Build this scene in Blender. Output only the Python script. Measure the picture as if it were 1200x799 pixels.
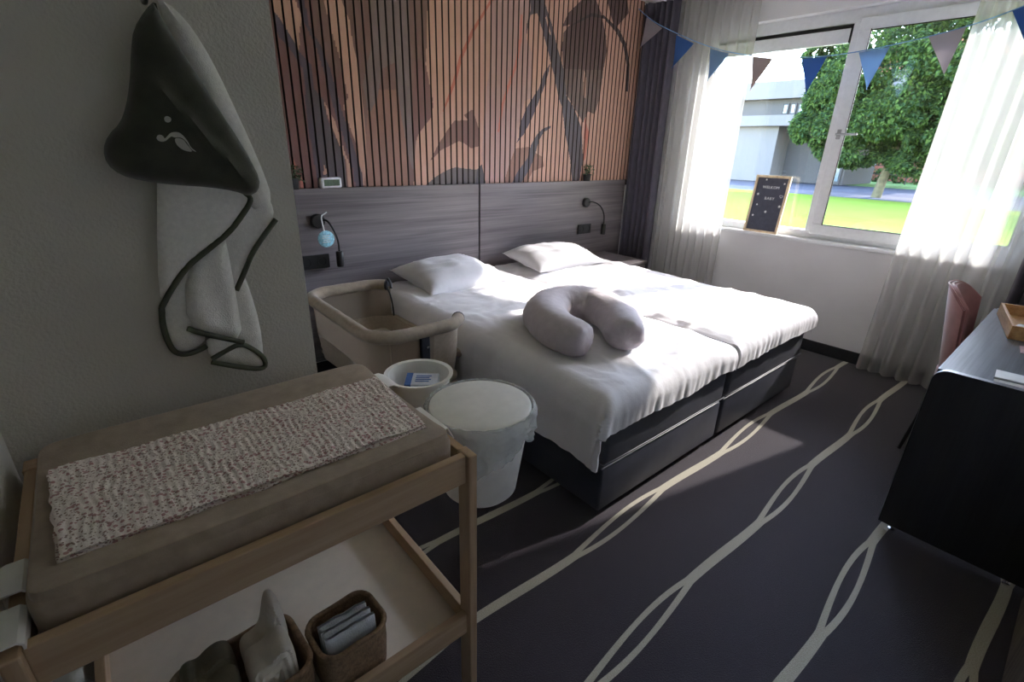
import bpy, bmesh, math, random
from mathutils import Vector, Matrix, noise
from mathutils.geometry import delaunay_2d_cdt
random.seed(7)
PI = math.pi
scene = bpy.context.scene
for o in list(bpy.data.objects): bpy.data.objects.remove(o)
COL = scene.collection

# ------------------------------------------------------------------ camera
YAW, PITCH, ROLL, FPX, CAMH = 0.71085842, -0.37621933, -0.02883593, 572.76, 1.46
def cam_axes():
    f = Vector((math.cos(PITCH)*math.sin(YAW), math.cos(PITCH)*math.cos(YAW), math.sin(PITCH)))
    r = Vector((math.cos(YAW), -math.sin(YAW), 0))
    d = -r.cross(f)
    return r*math.cos(ROLL)+d*math.sin(ROLL), -r*math.sin(ROLL)+d*math.cos(ROLL), f
AR, AD, AF = cam_axes()
CPOS = Vector((0, 0, CAMH))
cd = bpy.data.cameras.new('camera'); cam = bpy.data.objects.new('camera', cd); COL.objects.link(cam)
cd.sensor_width = 36; cd.lens = FPX*36/1200; cd.clip_start = 0.02; cd.clip_end = 400
M = Matrix.Identity(4)
for i in range(3):
    M[i][0] = AR[i]; M[i][1] = -AD[i]; M[i][2] = -AF[i]; M[i][3] = CPOS[i]
cam.matrix_world = M
scene.camera = cam
def ray(px, py): return AR*((px-600)/FPX)+AD*((py-399.5)/FPX)+AF
def onx(px, py, X): d = ray(px, py); return CPOS+d*(X/d.x)
def ony(px, py, Y): d = ray(px, py); return CPOS+d*(Y/d.y)
def onz(px, py, Z): d = ray(px, py); return CPOS+d*((Z-CAMH)/d.z)

# ------------------------------------------------------------------ world, sun, exposure
SUN_DIR = Vector((-1, 0.23, -0.63)).normalized()
w = bpy.data.worlds.new('World'); scene.world = w; w.use_nodes = True
nt = w.node_tree; bg = nt.nodes['Background']
sk = nt.nodes.new('ShaderNodeTexSky'); sk.sky_type = 'NISHITA'; sk.sun_disc = False
sk.sun_elevation = math.radians(40); sk.sun_rotation = math.radians(103); sk.air_density = 1.0; sk.dust_density = .7; sk.ozone_density = 1.0
nt.links.new(sk.outputs[0], bg.inputs[0]); bg.inputs[1].default_value = 0.42
sl = bpy.data.lights.new('sun', 'SUN'); sl.energy = 2.0; sl.angle = math.radians(0.9); sl.color = (1, .95, .90)
sun = bpy.data.objects.new('sun', sl); COL.objects.link(sun)
sun.rotation_euler = SUN_DIR.to_track_quat('-Z', 'Y').to_euler(); sun.location = (12, -2, 9)
vs = scene.view_settings; vs.view_transform = 'Standard'; vs.look = 'None'; vs.gamma = 1; vs.use_curve_mapping = False
vs.exposure = 3.32
scene.cycles.diffuse_bounces = 8; scene.cycles.max_bounces = 16; scene.cycles.transparent_max_bounces = 24

# ------------------------------------------------------------------ materials
def lin(c):
    out = []
    for v in c:
        v = v/255
        out.append(v/12.92 if v <= .04045 else ((v+.055)/1.055)**2.4)
    return tuple(out)+(1,)
MATS = {}
class G:
    """tiny node-graph helper"""
    def __init__(s, name):
        s.m = bpy.data.materials.new(name); s.m.use_nodes = True; s.t = s.m.node_tree; s.n = s.t.nodes; s.b = s.n['Principled BSDF']
        s.out = s.n['Material Output']; MATS[name] = s.m
    def node(s, t, **k):
        q = s.n.new(t)
        for a, v in k.items(): setattr(q, a, v)
        return q
    def put(s, v, sock):
        if isinstance(v, bpy.types.NodeSocket): s.t.links.new(v, sock)
        else: sock.default_value = v
    def math(s, op, a, b=0.0, c=0.0):
        q = s.node('ShaderNodeMath', operation=op)
        s.put(a, q.inputs[0]); s.put(b, q.inputs[1]); s.put(c, q.inputs[2]); return q.outputs[0]
    def coord(s, kind='Object', scale=(1, 1, 1), rot=(0, 0, 0)):
        tc = s.node('ShaderNodeTexCoord'); mp = s.node('ShaderNodeMapping')
        mp.inputs['Scale'].default_value = scale; mp.inputs['Rotation'].default_value = rot
        s.t.links.new(tc.outputs[kind], mp.inputs[0]); return mp.outputs[0]
    def geo(s, scale=(1, 1, 1)):
        tc = s.node('ShaderNodeNewGeometry'); mp = s.node('ShaderNodeMapping'); mp.inputs['Scale'].default_value = scale
        s.t.links.new(tc.outputs['Position'], mp.inputs[0]); return mp.outputs[0]
    def noise(s, vec, scale=5, detail=3, rough=.5):
        q = s.node('ShaderNodeTexNoise'); q.inputs['Scale'].default_value = scale; q.inputs['Detail'].default_value = detail
        q.inputs['Roughness'].default_value = rough; s.t.links.new(vec, q.inputs['Vector']); return q.outputs[0]
    def ramp(s, fac, stops):
        q = s.node('ShaderNodeValToRGB'); e = q.color_ramp.elements
        while len(e) < len(stops): e.new(.5)
        for el, (p, c) in zip(e, stops): el.position = p; el.color = c
        s.t.links.new(fac, q.inputs[0]); return q.outputs[0]
    def mix(s, fac, a, b, blend='MIX'):
        q = s.node('ShaderNodeMix', data_type='RGBA', blend_type=blend)
        s.put(fac, q.inputs[0]); s.put(a, q.inputs[6]); s.put(b, q.inputs[7]); return q.outputs[2]
    def bump(s, h, strength=.3, dist=.01):
        q = s.node('ShaderNodeBump'); q.inputs['Strength'].default_value = strength; q.inputs['Distance'].default_value = dist
        s.t.links.new(h, q.inputs['Height']); s.t.links.new(q.outputs[0], s.b.inputs['Normal']); return q
    def base(s, c, rough=.6, metal=0, spec=None, sheen=0):
        s.put(c, s.b.inputs['Base Color']); s.put(rough, s.b.inputs['Roughness']); s.b.inputs['Metallic'].default_value = metal
        if spec is not None: s.b.inputs['Specular IOR Level'].default_value = spec
        if sheen: s.b.inputs['Sheen Weight'].default_value = sheen
        return s

def plain(name, c, rough=.6, metal=0, var=.06, nscale=30, bump=0, bdist=.002, spec=None, sheen=0, bscale=None):
    g = G(name); c = lin(c); v = g.geo()
    n = g.noise(v, nscale, 3)
    d = tuple(x*(1-var*2) for x in c[:3])+(1,); l = tuple(min(1, x*(1+var*2)) for x in c[:3])+(1,)
    g.base(g.ramp(n, [(.3, d), (.7, l)]), rough, metal, spec, sheen)
    if bump: g.bump(g.noise(v, bscale or nscale*6, 4), bump, bdist)
    return g.m

plain('wall_grey', (203, 199, 190), .9, var=.03, nscale=3, bump=.55, bdist=.004, bscale=160)
plain('wall_white', (222, 221, 222), .9, var=.02, nscale=3, bump=.3, bdist=.002, bscale=160)
plain('ceiling_white', (232, 232, 230), .9, var=.02)
plain('skirting', (34, 35, 40), .5)
plain('white_frame', (228, 230, 232), .35, var=.02)
plain('black_plastic', (20, 20, 22), .45)
plain('rubber', (16, 16, 18), .6)
plain('chrome', (215, 215, 215), .2, 1)
plain('steel', (170, 172, 175), .3, 1)
plain('duvet_white', (207, 205, 208), .85, var=.01, bump=.25, bdist=.006, bscale=28, sheen=.2)
plain('pillow_white', (206, 204, 207), .85, var=.01, bump=.3, bdist=.006, bscale=26, sheen=.2)
plain('slate', (56, 58, 67), .42, var=.1, nscale=8, bump=.1, bscale=300)
plain('slate_mattress', (62, 64, 71), .5, var=.08, nscale=10, bump=.15, bscale=300)
plain('nursing', (176, 167, 171), .8, var=.03, bump=.4, bdist=.008, bscale=22, sheen=.3)
plain('crib_fabric', (156, 142, 126), .9, var=.05, nscale=60, bump=.3, bscale=500, sheen=.2)
plain('crib_rim', (142, 128, 111), .85, var=.06, nscale=40, bump=.25, bscale=200, sheen=.2)
plain('crib_dark', (38, 40, 52), .5)
plain('dark_curtain', (74, 70, 82), .85, var=.06, nscale=20, sheen=.2)
plain('mat_cover', (164, 146, 127), .95, var=.06, nscale=40, bump=.25, bscale=400, sheen=.3)
plain('felt', (146, 120, 94), .98, var=.15, nscale=90, bump=.6, bdist=.004, bscale=260)
plain('cream_cloth', (230, 222, 208), .95, var=.04, bump=.4, bscale=250)
plain('olive_cloth', (124, 118, 100), .95, var=.06, bump=.4, bscale=250)
plain('washcloth', (212, 216, 222), .95, var=.03, bump=.6, bdist=.003, bscale=300)
plain('terry', (228, 227, 222), .98, var=.03, nscale=120, bump=.5, bdist=.003, bscale=420)
plain('hood_green', (58, 60, 50), .98, var=.12, nscale=30, bump=.35, bdist=.002, bscale=500, sheen=.4)
plain('trim_green', (88, 92, 78), .95, var=.05)
plain('stork_silver', (178, 178, 170), .8)
plain('tub_white', (238, 236, 230), .4, var=.02)
plain('tub_inner', (160, 172, 158), .5, var=.02)
plain('shelf_white', (226, 214, 196), .5, var=.02)
plain('box_white', (214, 220, 232), .5)
plain('box_blue', (70, 108, 178), .5)
plain('pink_velvet', (150, 98, 98), .9, var=.08, nscale=14, sheen=.7)
plain('paper', (232, 230, 226), .7, var=.02)
plain('pink_card', (205, 170, 176), .7)
plain('sachet', (215, 215, 215), .25, var=.1)
plain('string_blue', (120, 160, 205), .8)
plain('board_felt', (84, 86, 100), .95, bump=.3, bscale=600)
plain('letter_white', (238, 238, 240), .5)
plain('clock_white', (222, 222, 230), .4); plain('lcd', (84, 100, 82), .25); plain('lcd_digit', (40, 48, 42), .4)
plain('tag_blue', (150, 205, 222), .6, var=.15, nscale=90)
plain('pot_black', (30, 31, 33), .6); plain('leaf_plant', (74, 96, 66), .6, var=.3, nscale=60)
plain('nightstand', (92, 86, 88), .5)
plain('trunk', (86, 80, 60), .95, var=.2, nscale=6, bump=.6, bdist=.05, bscale=12)
plain('asphalt', (84, 84, 90), .95, var=.08, nscale=1.5, spec=0); plain('pavement', (98, 98, 104), .9, var=.05, nscale=2, spec=0)
plain('facade_white', (106, 102, 100), .8, var=.02); plain('facade_grey', (74, 71, 70), .8, var=.03)
plain('dark_frame', (50, 48, 50), .6); plain('hedge', (92, 128, 60), .95, var=.3, nscale=6)
plain('hall_panel', (88, 84, 82), .6)

def wood(name, c0, c1, axis, freq=16, along=1.2, rough=.5, bump=.1, fine=70):
    g = G(name); s = [freq]*3; s[axis] = along; s2 = [fine]*3; s2[axis] = along*2
    a = g.noise(g.geo(tuple(s)), 1, 4, .6); b = g.noise(g.geo(tuple(s2)), 1, 3, .6)
    f = g.math('ADD', g.math('MULTIPLY', a, .6), g.math('MULTIPLY', b, .4))
    g.base(g.ramp(f, [(.36, lin(c0)), (.64, lin(c1))]), rough)
    if bump: g.bump(b, bump, .002)
    return g.m
wood('headboard_wood', (84, 78, 81), (128, 120, 122), 0, 14, .7, .45, .12, 90)
wood('desk_side', (34, 34, 38), (48, 48, 53), 2, 20, 1, .42, .1, 90)
wood('desk_top', (72, 74, 78), (112, 114, 118), 0, 20, 1, .33, .06, 110)
wood('reeded', (92, 84, 78), (120, 110, 102), 2, 20, 1, .6)
wood('beech', (176, 146, 114), (198, 170, 138), 0, 30, 2, .5, .08)
wood('beech_y', (176, 146, 114), (198, 170, 138), 1, 30, 2, .5, .08)
wood('beech_z', (172, 142, 112), (194, 166, 134), 2, 30, 2, .5, .08)
wood('oak_frame', (214, 190, 154), (240, 220, 186), 2, 40, 3, .5)
wood('tray_wood', (172, 128, 82), (204, 164, 112), 0, 40, 3, .5)
wood('bricks', (128, 74, 62), (160, 96, 80), 0, 3, 1, .9)

# carpet with looping cream bands
g = G('carpet'); pos = g.node('ShaderNodeNewGeometry'); sp = g.node('ShaderNodeSeparateXYZ'); g.t.links.new(pos.outputs['Position'], sp.inputs[0])
X, Y = sp.outputs[0], sp.outputs[1]
k = g.math('ROUND', g.math('DIVIDE', g.math('SUBTRACT', .94, Y), .3675))
y0 = g.math('SUBTRACT', .94, g.math('MULTIPLY', k, .3675))
t = g.math('ADD', g.math('DIVIDE', g.math('ADD', g.math('SUBTRACT', X, 2.59), g.math('ADD', g.math('MULTIPLY', k, .37), g.math('MULTIPLY', g.math('LESS_THAN', k, -.5), .23))), 1.13), .5)
t = g.math('SUBTRACT', g.math('FRACT', t), .5)
q = g.math('DIVIDE', t, .27); q2 = g.math('MULTIPLY', q, q)
s_ = g.math('MULTIPLY', g.math('MAXIMUM', g.math('SUBTRACT', 1.0, q2), 0.0), .022)
s_ = g.math('ADD', s_, .006)
wob = g.math('MULTIPLY', g.math('SINE', g.math('MULTIPLY', t, 2*PI)), .012)
dy = g.math('ABSOLUTE', g.math('SUBTRACT', g.math('SUBTRACT', Y, y0), wob))
wd = g.math('ADD', .0085, g.math('MULTIPLY', g.math('ABSOLUTE', t), .008))
msk = g.math('LESS_THAN', g.math('ABSOLUTE', g.math('SUBTRACT', dy, s_)), wd)
fine = g.noise(g.geo(), 260, 3); big = g.noise(g.geo(), 6, 3)
dark = g.mix(big, g.ramp(fine, [(.3, lin((29, 23, 31))), (.7, lin((56, 46, 57)))]), lin((40, 33, 42)))
lite = g.ramp(fine, [(.3, lin((158, 152, 134))), (.7, lin((186, 181, 164)))])
g.base(g.mix(msk, dark, lite), .98, sheen=.2); g.bump(fine, .7, .006)

# printed slat colours come from a face-corner colour attribute
g = G('slat_print'); at = g.node('ShaderNodeAttribute', attribute_name='print')
gr = g.noise(g.geo((60, 60, 2)), 1, 3)
g.base(g.mix(.25, at.outputs['Color'], g.mix(1.0, at.outputs['Color'], g.ramp(gr, [(.3, (.6, .6, .6, 1)), (.7, (1, 1, 1, 1))]), 'MULTIPLY')), .6)
plain('slat_backing', (30, 26, 26), .9)

# muslin with small pink flowers
g = G('muslin_print'); v = g.geo()
vo = g.node('ShaderNodeTexVoronoi'); vo.inputs['Scale'].default_value = 120; g.t.links.new(v, vo.inputs['Vector'])
vo2 = g.node('ShaderNodeTexVoronoi'); vo2.inputs['Scale'].default_value = 190; g.t.links.new(v, vo2.inputs['Vector'])
nn = g.noise(v, 26, 2)
m1 = g.math('MULTIPLY', g.math('LESS_THAN', vo.outputs['Distance'], .38), g.math('GREATER_THAN', nn, .47))
m2 = g.math('MULTIPLY', g.math('LESS_THAN', vo2.outputs['Distance'], .33), g.math('LESS_THAN', nn, .55))
c = g.mix(m1, lin((240, 228, 220)), lin((190, 146, 144))); c = g.mix(m2, c, lin((160, 134, 124)))
g.base(c, .95); g.bump(g.noise(v, 300, 3), .4, .003)

def sheer(name, col, transp, transl):
    g = G(name); g.n.remove(g.b)
    tr = g.node('ShaderNodeBsdfTransparent'); tl = g.node('ShaderNodeBsdfTranslucent'); df = g.node('ShaderNodeBsdfDiffuse')
    tl.inputs[0].default_value = lin(col); df.inputs[0].default_value = lin(col)
    a = g.node('ShaderNodeMixShader'); a.inputs[0].default_value = transl; g.t.links.new(df.outputs[0], a.inputs[1]); g.t.links.new(tl.outputs[0], a.inputs[2])
    b = g.node('ShaderNodeMixShader'); b.inputs[0].default_value = transp; g.t.links.new(a.outputs[0], b.inputs[1]); g.t.links.new(tr.outputs[0], b.inputs[2])
    g.t.links.new(b.outputs[0], g.out.inputs[0]); return g.m
sheer('sheer_white', (200, 199, 196), .40, .42)
sheer('crib_mesh', (164, 151, 136), .28, .3)
sheer('tree_leaf', (84, 106, 58), 0, .5)
sheer('tree_leaf_dark', (60, 80, 54), 0, .45)
sheer('flag_grey', (176, 170, 176), 0, .35); sheer('flag_blue', (78, 116, 178), 0, .35); sheer('flag_mid', (136, 166, 198), 0, .35); sheer('flag_taupe', (168, 154, 152), 0, .35)
def glass(name, tint=(.96, .955, .955, 1)):
    g = G(name); g.n.remove(g.b)
    tr = g.node('ShaderNodeBsdfTransparent'); tr.inputs[0].default_value = tint
    gl = g.node('ShaderNodeBsdfGlossy'); gl.inputs['Roughness'].default_value = .0
    fr = g.node('ShaderNodeFresnel'); fr.inputs[0].default_value = 1.45
    mx = g.node('ShaderNodeMixShader'); g.t.links.new(fr.outputs[0], mx.inputs[0]); g.t.links.new(tr.outputs[0], mx.inputs[1]); g.t.links.new(gl.outputs[0], mx.inputs[2])
    g.t.links.new(mx.outputs[0], g.out.inputs[0]); return g.m
glass('window_glass')
g = G('far_glass').base(lin((96, 112, 124)), .08)
g = G('liner_film'); g.base(lin((235, 238, 236)), .25)
tr = g.node('ShaderNodeBsdfTransparent'); mx = g.node('ShaderNodeMixShader')
g.bump(g.noise(g.geo(), 40, 3), .6, .01)
mx.inputs[0].default_value = .55; g.t.links.new(g.b.outputs[0], mx.inputs[1]); g.t.links.new(tr.outputs[0], mx.inputs[2]); g.t.links.new(mx.outputs[0], g.out.inputs[0])
g = G('lawn'); n1 = g.noise(g.geo(), 1.2, 4); n2 = g.noise(g.geo(), 30, 3)
g.base(g.mix(.5, g.ramp(n1, [(.3, lin((104, 120, 48))), (.7, lin((122, 140, 58)))]), g.ramp(n2, [(.3, lin((92, 110, 40))), (.7, lin((138, 152, 66)))])), .95, spec=0)

# ------------------------------------------------------------------ object helpers
WL = {}                       # world origin of every object
def meshify(name, bm, mat, smooth):
    me = bpy.data.meshes.new(name); bm.normal_update(); bm.to_mesh(me); bm.free()
    mats = mat if isinstance(mat, (list, tuple)) else [mat]
    for m in mats: me.materials.append(MATS[m])
    if smooth:
        me.polygons.foreach_set('use_smooth', [True]*len(me.polygons))
        try: me.set_sharp_from_angle(angle=math.radians(smooth if smooth is not True else 50))
        except Exception: pass
    return me
def tag(o, label=None, cat=None, group=None, kind=None):
    if label: o['label'] = label
    if cat: o['category'] = cat
    if group: o['group'] = group
    if kind: o['kind'] = kind
    return o
def ob(name, bm, mat, parent=None, smooth=False, loc=None):
    """bm is in world coordinates"""
    org = WL[parent.name] if parent else Vector(loc or (0, 0, 0))
    if org.length: bmesh.ops.translate(bm, verts=bm.verts, vec=-org)
    o = bpy.data.objects.new(name, meshify(name, bm, mat, smooth)); COL.objects.link(o)
    if parent: o.parent = parent
    else: o.location = org
    WL[o.name] = org.copy(); return o
def thing(name, loc, label, cat, group=None):
    o = bpy.data.objects.new(name, None); COL.objects.link(o); o.location = loc; o.empty_display_size = .05
    WL[o.name] = Vector(loc); return tag(o, label, cat, group)
def struct(name, bm, mat, smooth=False): return tag(ob(name, bm, mat, None, smooth), kind='structure')
def dup(root, loc, rz=0, label=None, group=None):
    r = root.copy(); COL.objects.link(r); r.location = loc; r.rotation_euler = (0, 0, rz); WL[r.name] = Vector(loc)
    tag(r, label, None, group)
    for ch in list(root.children):
        c = ch.copy(); COL.objects.link(c); c.parent = r; WL[c.name] = Vector(loc)
        for gch in list(ch.children):
            d = gch.copy(); COL.objects.link(d); d.parent = c; WL[d.name] = Vector(loc)
    return r
def NB(): return bmesh.new()
def box(x0, x1, y0, y1, z0, z1, bev=0, seg=2, bm=None):
    b = bmesh.new()
    vs_ = [b.verts.new((x, y, z)) for x in (x0, x1) for y in (y0, y1) for z in (z0, z1)]
    for f in ((0, 1, 3, 2), (4, 6, 7, 5), (0, 4, 5, 1), (2, 3, 7, 6), (0, 2, 6, 4), (1, 5, 7, 3)): b.faces.new([vs_[i] for i in f])
    bmesh.ops.recalc_face_normals(b, faces=b.faces)
    if bev: bmesh.ops.bevel(b, geom=b.edges[:], offset=bev, segments=seg, affect='EDGES', profile=.5)
    return merge(bm, b)
def merge(bm, b):
    if bm is None: return b
    me = bpy.data.meshes.new('tmp'); b.to_mesh(me); b.free(); bm.from_mesh(me); bpy.data.meshes.remove(me); return bm
def tube(pts, r, seg=10, cap=True, closed=False, bm=None):
    b = bmesh.new(); pts = [Vector(p) for p in pts]; n = len(pts); rings = []
    up = Vector((0, 0, 1)); prev = None
    for i, p in enumerate(pts):
        if closed: d = (pts[(i+1) % n]-pts[i-1])
        else: d = pts[min(i+1, n-1)]-pts[max(i-1, 0)]
        d.normalize()
        if prev is None:
            a = d.cross(up)
            if a.length < .05: a = d.cross(Vector((1, 0, 0)))
        else: a = prev-d*prev.dot(d)
        a.normalize(); prev = a; c = d.cross(a)
        rr = r(i/(n-1)) if callable(r) else r
        rings.append([b.verts.new(p+a*math.cos(2*PI*j/seg)*rr+c*math.sin(2*PI*j/seg)*rr) for j in range(seg)])
    for i in range(n if closed else n-1):
        A, B = rings[i], rings[(i+1) % n]
        for j in range(seg): b.faces.new((A[j], A[(j+1) % seg], B[(j+1) % seg], B[j]))
    if cap and not closed: b.faces.new(rings[0][::-1]); b.faces.new(rings[-1])
    bmesh.ops.recalc_face_normals(b, faces=b.faces)
    return merge(bm, b)
def lathe(c, prof, seg=32, bm=None, sx=1, sy=1, capt=False, capb=False):
    b = bmesh.new(); rings = []
    for r, z in prof: rings.append([b.verts.new((c[0]+r*sx*math.cos(2*PI*j/seg), c[1]+r*sy*math.sin(2*PI*j/seg), c[2]+z)) for j in range(seg)])
    for A, B in zip(rings, rings[1:]):
        for j in range(seg): b.faces.new((A[j], A[(j+1) % seg], B[(j+1) % seg], B[j]))
    if capb: b.faces.new(rings[0][::-1])
    if capt: b.faces.new(rings[-1])
    bmesh.ops.recalc_face_normals(b, faces=b.faces)
    return merge(bm, b)
def grid(fn, nu, nv, bm=None, closeu=False):
    b = bmesh.new(); V = [[b.verts.new(fn(i/(nu if closeu else nu-1), j/(nv-1))) for j in range(nv)] for i in range(nu)]
    for i in range(nu if closeu else nu-1):
        for j in range(nv-1): b.faces.new((V[i][j], V[(i+1) % nu][j], V[(i+1) % nu][j+1], V[i][j+1]))
    bmesh.ops.recalc_face_normals(b, faces=b.faces)
    return merge(bm, b)
def thick(bm, t):
    """give a sheet real thickness (offset copy along vertex normals, stitched at the border)"""
    bm.normal_update(); vs_ = bm.verts[:]; fs = bm.faces[:]; bd = [(e.link_faces[0], e) for e in bm.edges if len(e.link_faces) == 1]
    cp = {v: bm.verts.new(v.co-v.normal*t) for v in vs_}
    quads = []
    for f, e in bd:
        l = next(l for l in f.loops if l.edge == e); quads.append((l.vert, l.link_loop_next.vert))
    for f in fs: bm.faces.new([cp[v] for v in reversed(f.verts)])
    for p, q in quads: bm.faces.new((q, p, cp[p], cp[q]))
    bmesh.ops.recalc_face_normals(bm, faces=bm.faces)
    return bm
def prism(poly, to3, h0, h1, bm=None, bev=0):
    b = bmesh.new(); A = [b.verts.new(to3(x, y, h0)) for x, y in poly]; B = [b.verts.new(to3(x, y, h1)) for x, y in poly]
    n = len(poly); b.faces.new(A); b.faces.new(B[::-1])
    for i in range(n): b.faces.new((A[i], B[i], B[(i+1) % n], A[(i+1) % n]))
    bmesh.ops.recalc_face_normals(b, faces=b.faces)
    if bev: bmesh.ops.bevel(b, geom=b.edges[:], offset=bev, segments=2, affect='EDGES')
    return merge(bm, b)
def resample(pl, step, closed=True):
    out = []; n = len(pl)
    for i in range(n if closed else n-1):
        a = Vector(pl[i]); b = Vector(pl[(i+1) % n]); m = max(1, round((b-a).length/step))
        out += [a.lerp(b, q/m) for q in range(m)]
    if not closed: out.append(Vector(pl[-1]))
    return out
def chaikin(pl, it=2, closed=True):
    pl = [Vector(p) for p in pl]
    for _ in range(it):
        q = []; n = len(pl)
        if not closed: q.append(pl[0])
        for i in range(n if closed else n-1):
            a, b = pl[i], pl[(i+1) % n]; q += [a*.75+b*.25, a*.25+b*.75]
        if not closed: q.append(pl[-1])
        pl = q
    return pl
def seg_d(p, a, b):
    ab = b-a; t = max(0, min(1, (p-a).dot(ab)/max(ab.length_squared, 1e-12))); return (p-a-ab*t).length
def puff(poly, step, hf, to3, back=0.0, bm=None):
    """closed solid over a 2-D outline: front height hf(x,y,d), d = distance to the outline"""
    bd = resample(poly, step); n = len(bd)
    xs = [p.x for p in bd]; ys = [p.y for p in bd]
    pts = list(bd); 
    def inside(p):
        c = False; j = n-1
        for i in range(n):
            if (bd[i].y > p.y) != (bd[j].y > p.y) and p.x < (bd[j].x-bd[i].x)*(p.y-bd[i].y)/(bd[j].y-bd[i].y)+bd[i].x: c = not c
            j = i
        return c
    def dist(p): return min(seg_d(p, bd[i], bd[(i+1) % n]) for i in range(n))
    y = min(ys); row = 0
    while y < max(ys):
        x = min(xs)+(step*.5 if row % 2 else 0)
        while x < max(xs):
            p = Vector((x, y))
            if inside(p) and dist(p) > step*.45: pts.append(p)
            x += step
        y += step*.87; row += 1
    vv, ee, ff, *_ = delaunay_2d_cdt(pts, [(i, (i+1) % n) for i in range(n)], [], 1, 1e-7)
    b = bmesh.new()
    ds = [dist(p) for p in vv]
    F = [b.verts.new(to3(p.x, p.y, hf(p.x, p.y, d))) for p, d in zip(vv, ds)]
    B = [b.verts.new(to3(p.x, p.y, back)) for p in vv]
    cnt = {}
    for f in ff:
        b.faces.new([F[i] for i in f]); b.faces.new([B[i] for i in reversed(f)])
        for a_, c_ in zip(f, list(f[1:])+[f[0]]): cnt.setdefault(frozenset((a_, c_)), []).append((a_, c_))
    for e, l in cnt.items():
        if len(l) == 1:
            a_, c_ = l[0]
            b.faces.new((F[c_], F[a_], B[a_], B[c_]))
    bmesh.ops.recalc_face_normals(b, faces=b.faces)
    return merge(bm, b)
def nz(x, y, z=0): return noise.noise(Vector((x, y, z)))

# ------------------------------------------------------------------ room shell
WX, HY, CZ = 4.22, 3.10, 2.65          # window wall, headboard wall, ceiling
TY, TX, PX = 1.22, 0.374, -0.215       # towel wall plane, its free edge, return wall
struct('floor', box(-1.9, WX, -.37, HY, -.1, 0), 'carpet')
struct('ceiling', box(-1.9, WX+.3, -.5, HY+.15, CZ, CZ+.1), 'ceiling_white')
struct('wall_back', box(TX-.1, WX, HY, HY+.15, 0, CZ), 'wall_white')
struct('wall_left', box(-.6, TX, TY, HY+.15, 0, CZ), 'wall_grey')
struct('wall_return', box(PX-.1, PX, .885, TY, 0, CZ), 'wall_grey')
struct('wall_corridor', box(-1.9, -.6, TY, TY+.15, 0, CZ), 'wall_grey')
struct('wall_entrance', box(-2.0, -1.9, -.5, TY+.15, 0, CZ), 'wall_white')
struct('wall_right', box(-1.9, WX+.3, -.5, -.37, 0, CZ), 'wall_white')
OY0, OY1, OZ0, OZ1 = .22, 2.52, .865, 2.40        # window opening
bm = box(WX, WX+.28, -.5, HY+.15, 0, OZ0-.024); box(WX, WX+.28, -.5, HY+.15, OZ1, CZ, bm=bm)
box(WX, WX+.28, -.5, OY0, OZ0-.024, OZ1, bm=bm); box(WX, WX+.28, OY1, HY+.15, OZ0-.024, OZ1, bm=bm)
struct('wall_window', bm, 'wall_white')
struct('baseboard_window', box(WX-.016, WX, -.37, HY, 0, .09, .003), 'skirting')
struct('baseboard_back', box(TX, WX-.02, HY-.014, HY, 0, .09, .003), 'skirting')
struct('trim_1', box(WX-.025, WX+.1, OY0-.03, OY1+.03, OZ0-.024, OZ0, .004), 'white_frame')   # sill board
# window: outer frame, right casement, left fixed light with roller-blind cassette
FX0, FX1 = WX+.075, WX+.14
win = thing('window_1', (FX0, 1.4, OZ0), 'white plastic window, left pane fixed, right casement with lever handle', 'window'); tag(win, kind='structure')
fw = .055
bm = box(FX0, FX1, OY0, OY1, OZ0, OZ0+fw, .004); box(FX0, FX1, OY0, OY1, OZ1-.085, OZ1, .004, bm=bm)
box(FX0, FX1, OY0, OY0+fw, OZ0+fw, OZ1-.085, .004, bm=bm); box(FX0, FX1, OY1-fw, OY1, OZ0+fw, OZ1-.085, .004, bm=bm)
box(FX0, FX1, 1.425, 1.492, OZ0+fw, OZ1-.085, .004, bm=bm)
ob('frame', bm, 'white_frame', win)
sx0, sx1 = FX0-.022, FX0-.002
c0, c1, z0, z1 = OY0+.03, 1.448, OZ0+.035, 2.335
bm = box(sx0, sx1, c0, c1, z0, z0+.078, .005); box(sx0, sx1, c0, c1, z1-.075, z1, .005, bm=bm)
box(sx0, sx1, c0, c0+.075, z0+.078, z1-.075, .005, bm=bm); box(sx0, sx1, c1-.075, c1, z0+.078, z1-.075, .005, bm=bm)
cas = ob('casement', bm, 'white_frame', win)
bm = box(sx0-.001, sx0+.01, c0+.073, c0+.078, z0+.073, z1-.07); box(sx0-.001, sx0+.01, c1-.078, c1-.073, z0+.073, z1-.07, bm=bm)
box(sx0-.001, sx0+.01, c0+.073, c1-.073, z0+.073, z0+.079, bm=bm); box(sx0-.001, sx0+.01, c0+.073, c1-.073, z1-.08, z1-.074, bm=bm)
ob('gasket', bm, 'rubber', cas)
ob('pane', box(FX0-.012, FX0-.008, c0+.07, c1-.07, z0+.07, z1-.07), 'window_glass', cas)
hz = 1.613; hy = c1-.037
bm = box(sx0-.008, sx0, hy-.014, hy+.014, hz-.033, hz+.033, .004); tube([(sx0, hy, hz), (sx0-.045, hy, hz)], .008, bm=bm)
tube([(sx0-.045, hy+.006, hz), (sx0-.05, hy-.06, hz-.002), (sx0-.048, hy-.13, hz)], .0085, bm=bm)
ob('handle', bm, 'steel', cas, smooth=True)
ob('pane', box(FX0+.032, FX0+.036, 1.49, OY1-.05, OZ0+.05, OZ1-.08), 'window_glass', win)
bl = ob('blind_cassette', box(FX0+.0, FX0+.03, 1.505, OY1-.06, 2.20, 2.29, .004), 'white_frame', win)
ob('blind_gap', box(FX0-.001, FX0+.028, 1.494, OY1-.055, 2.291, 2.312), 'rubber', bl)
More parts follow.
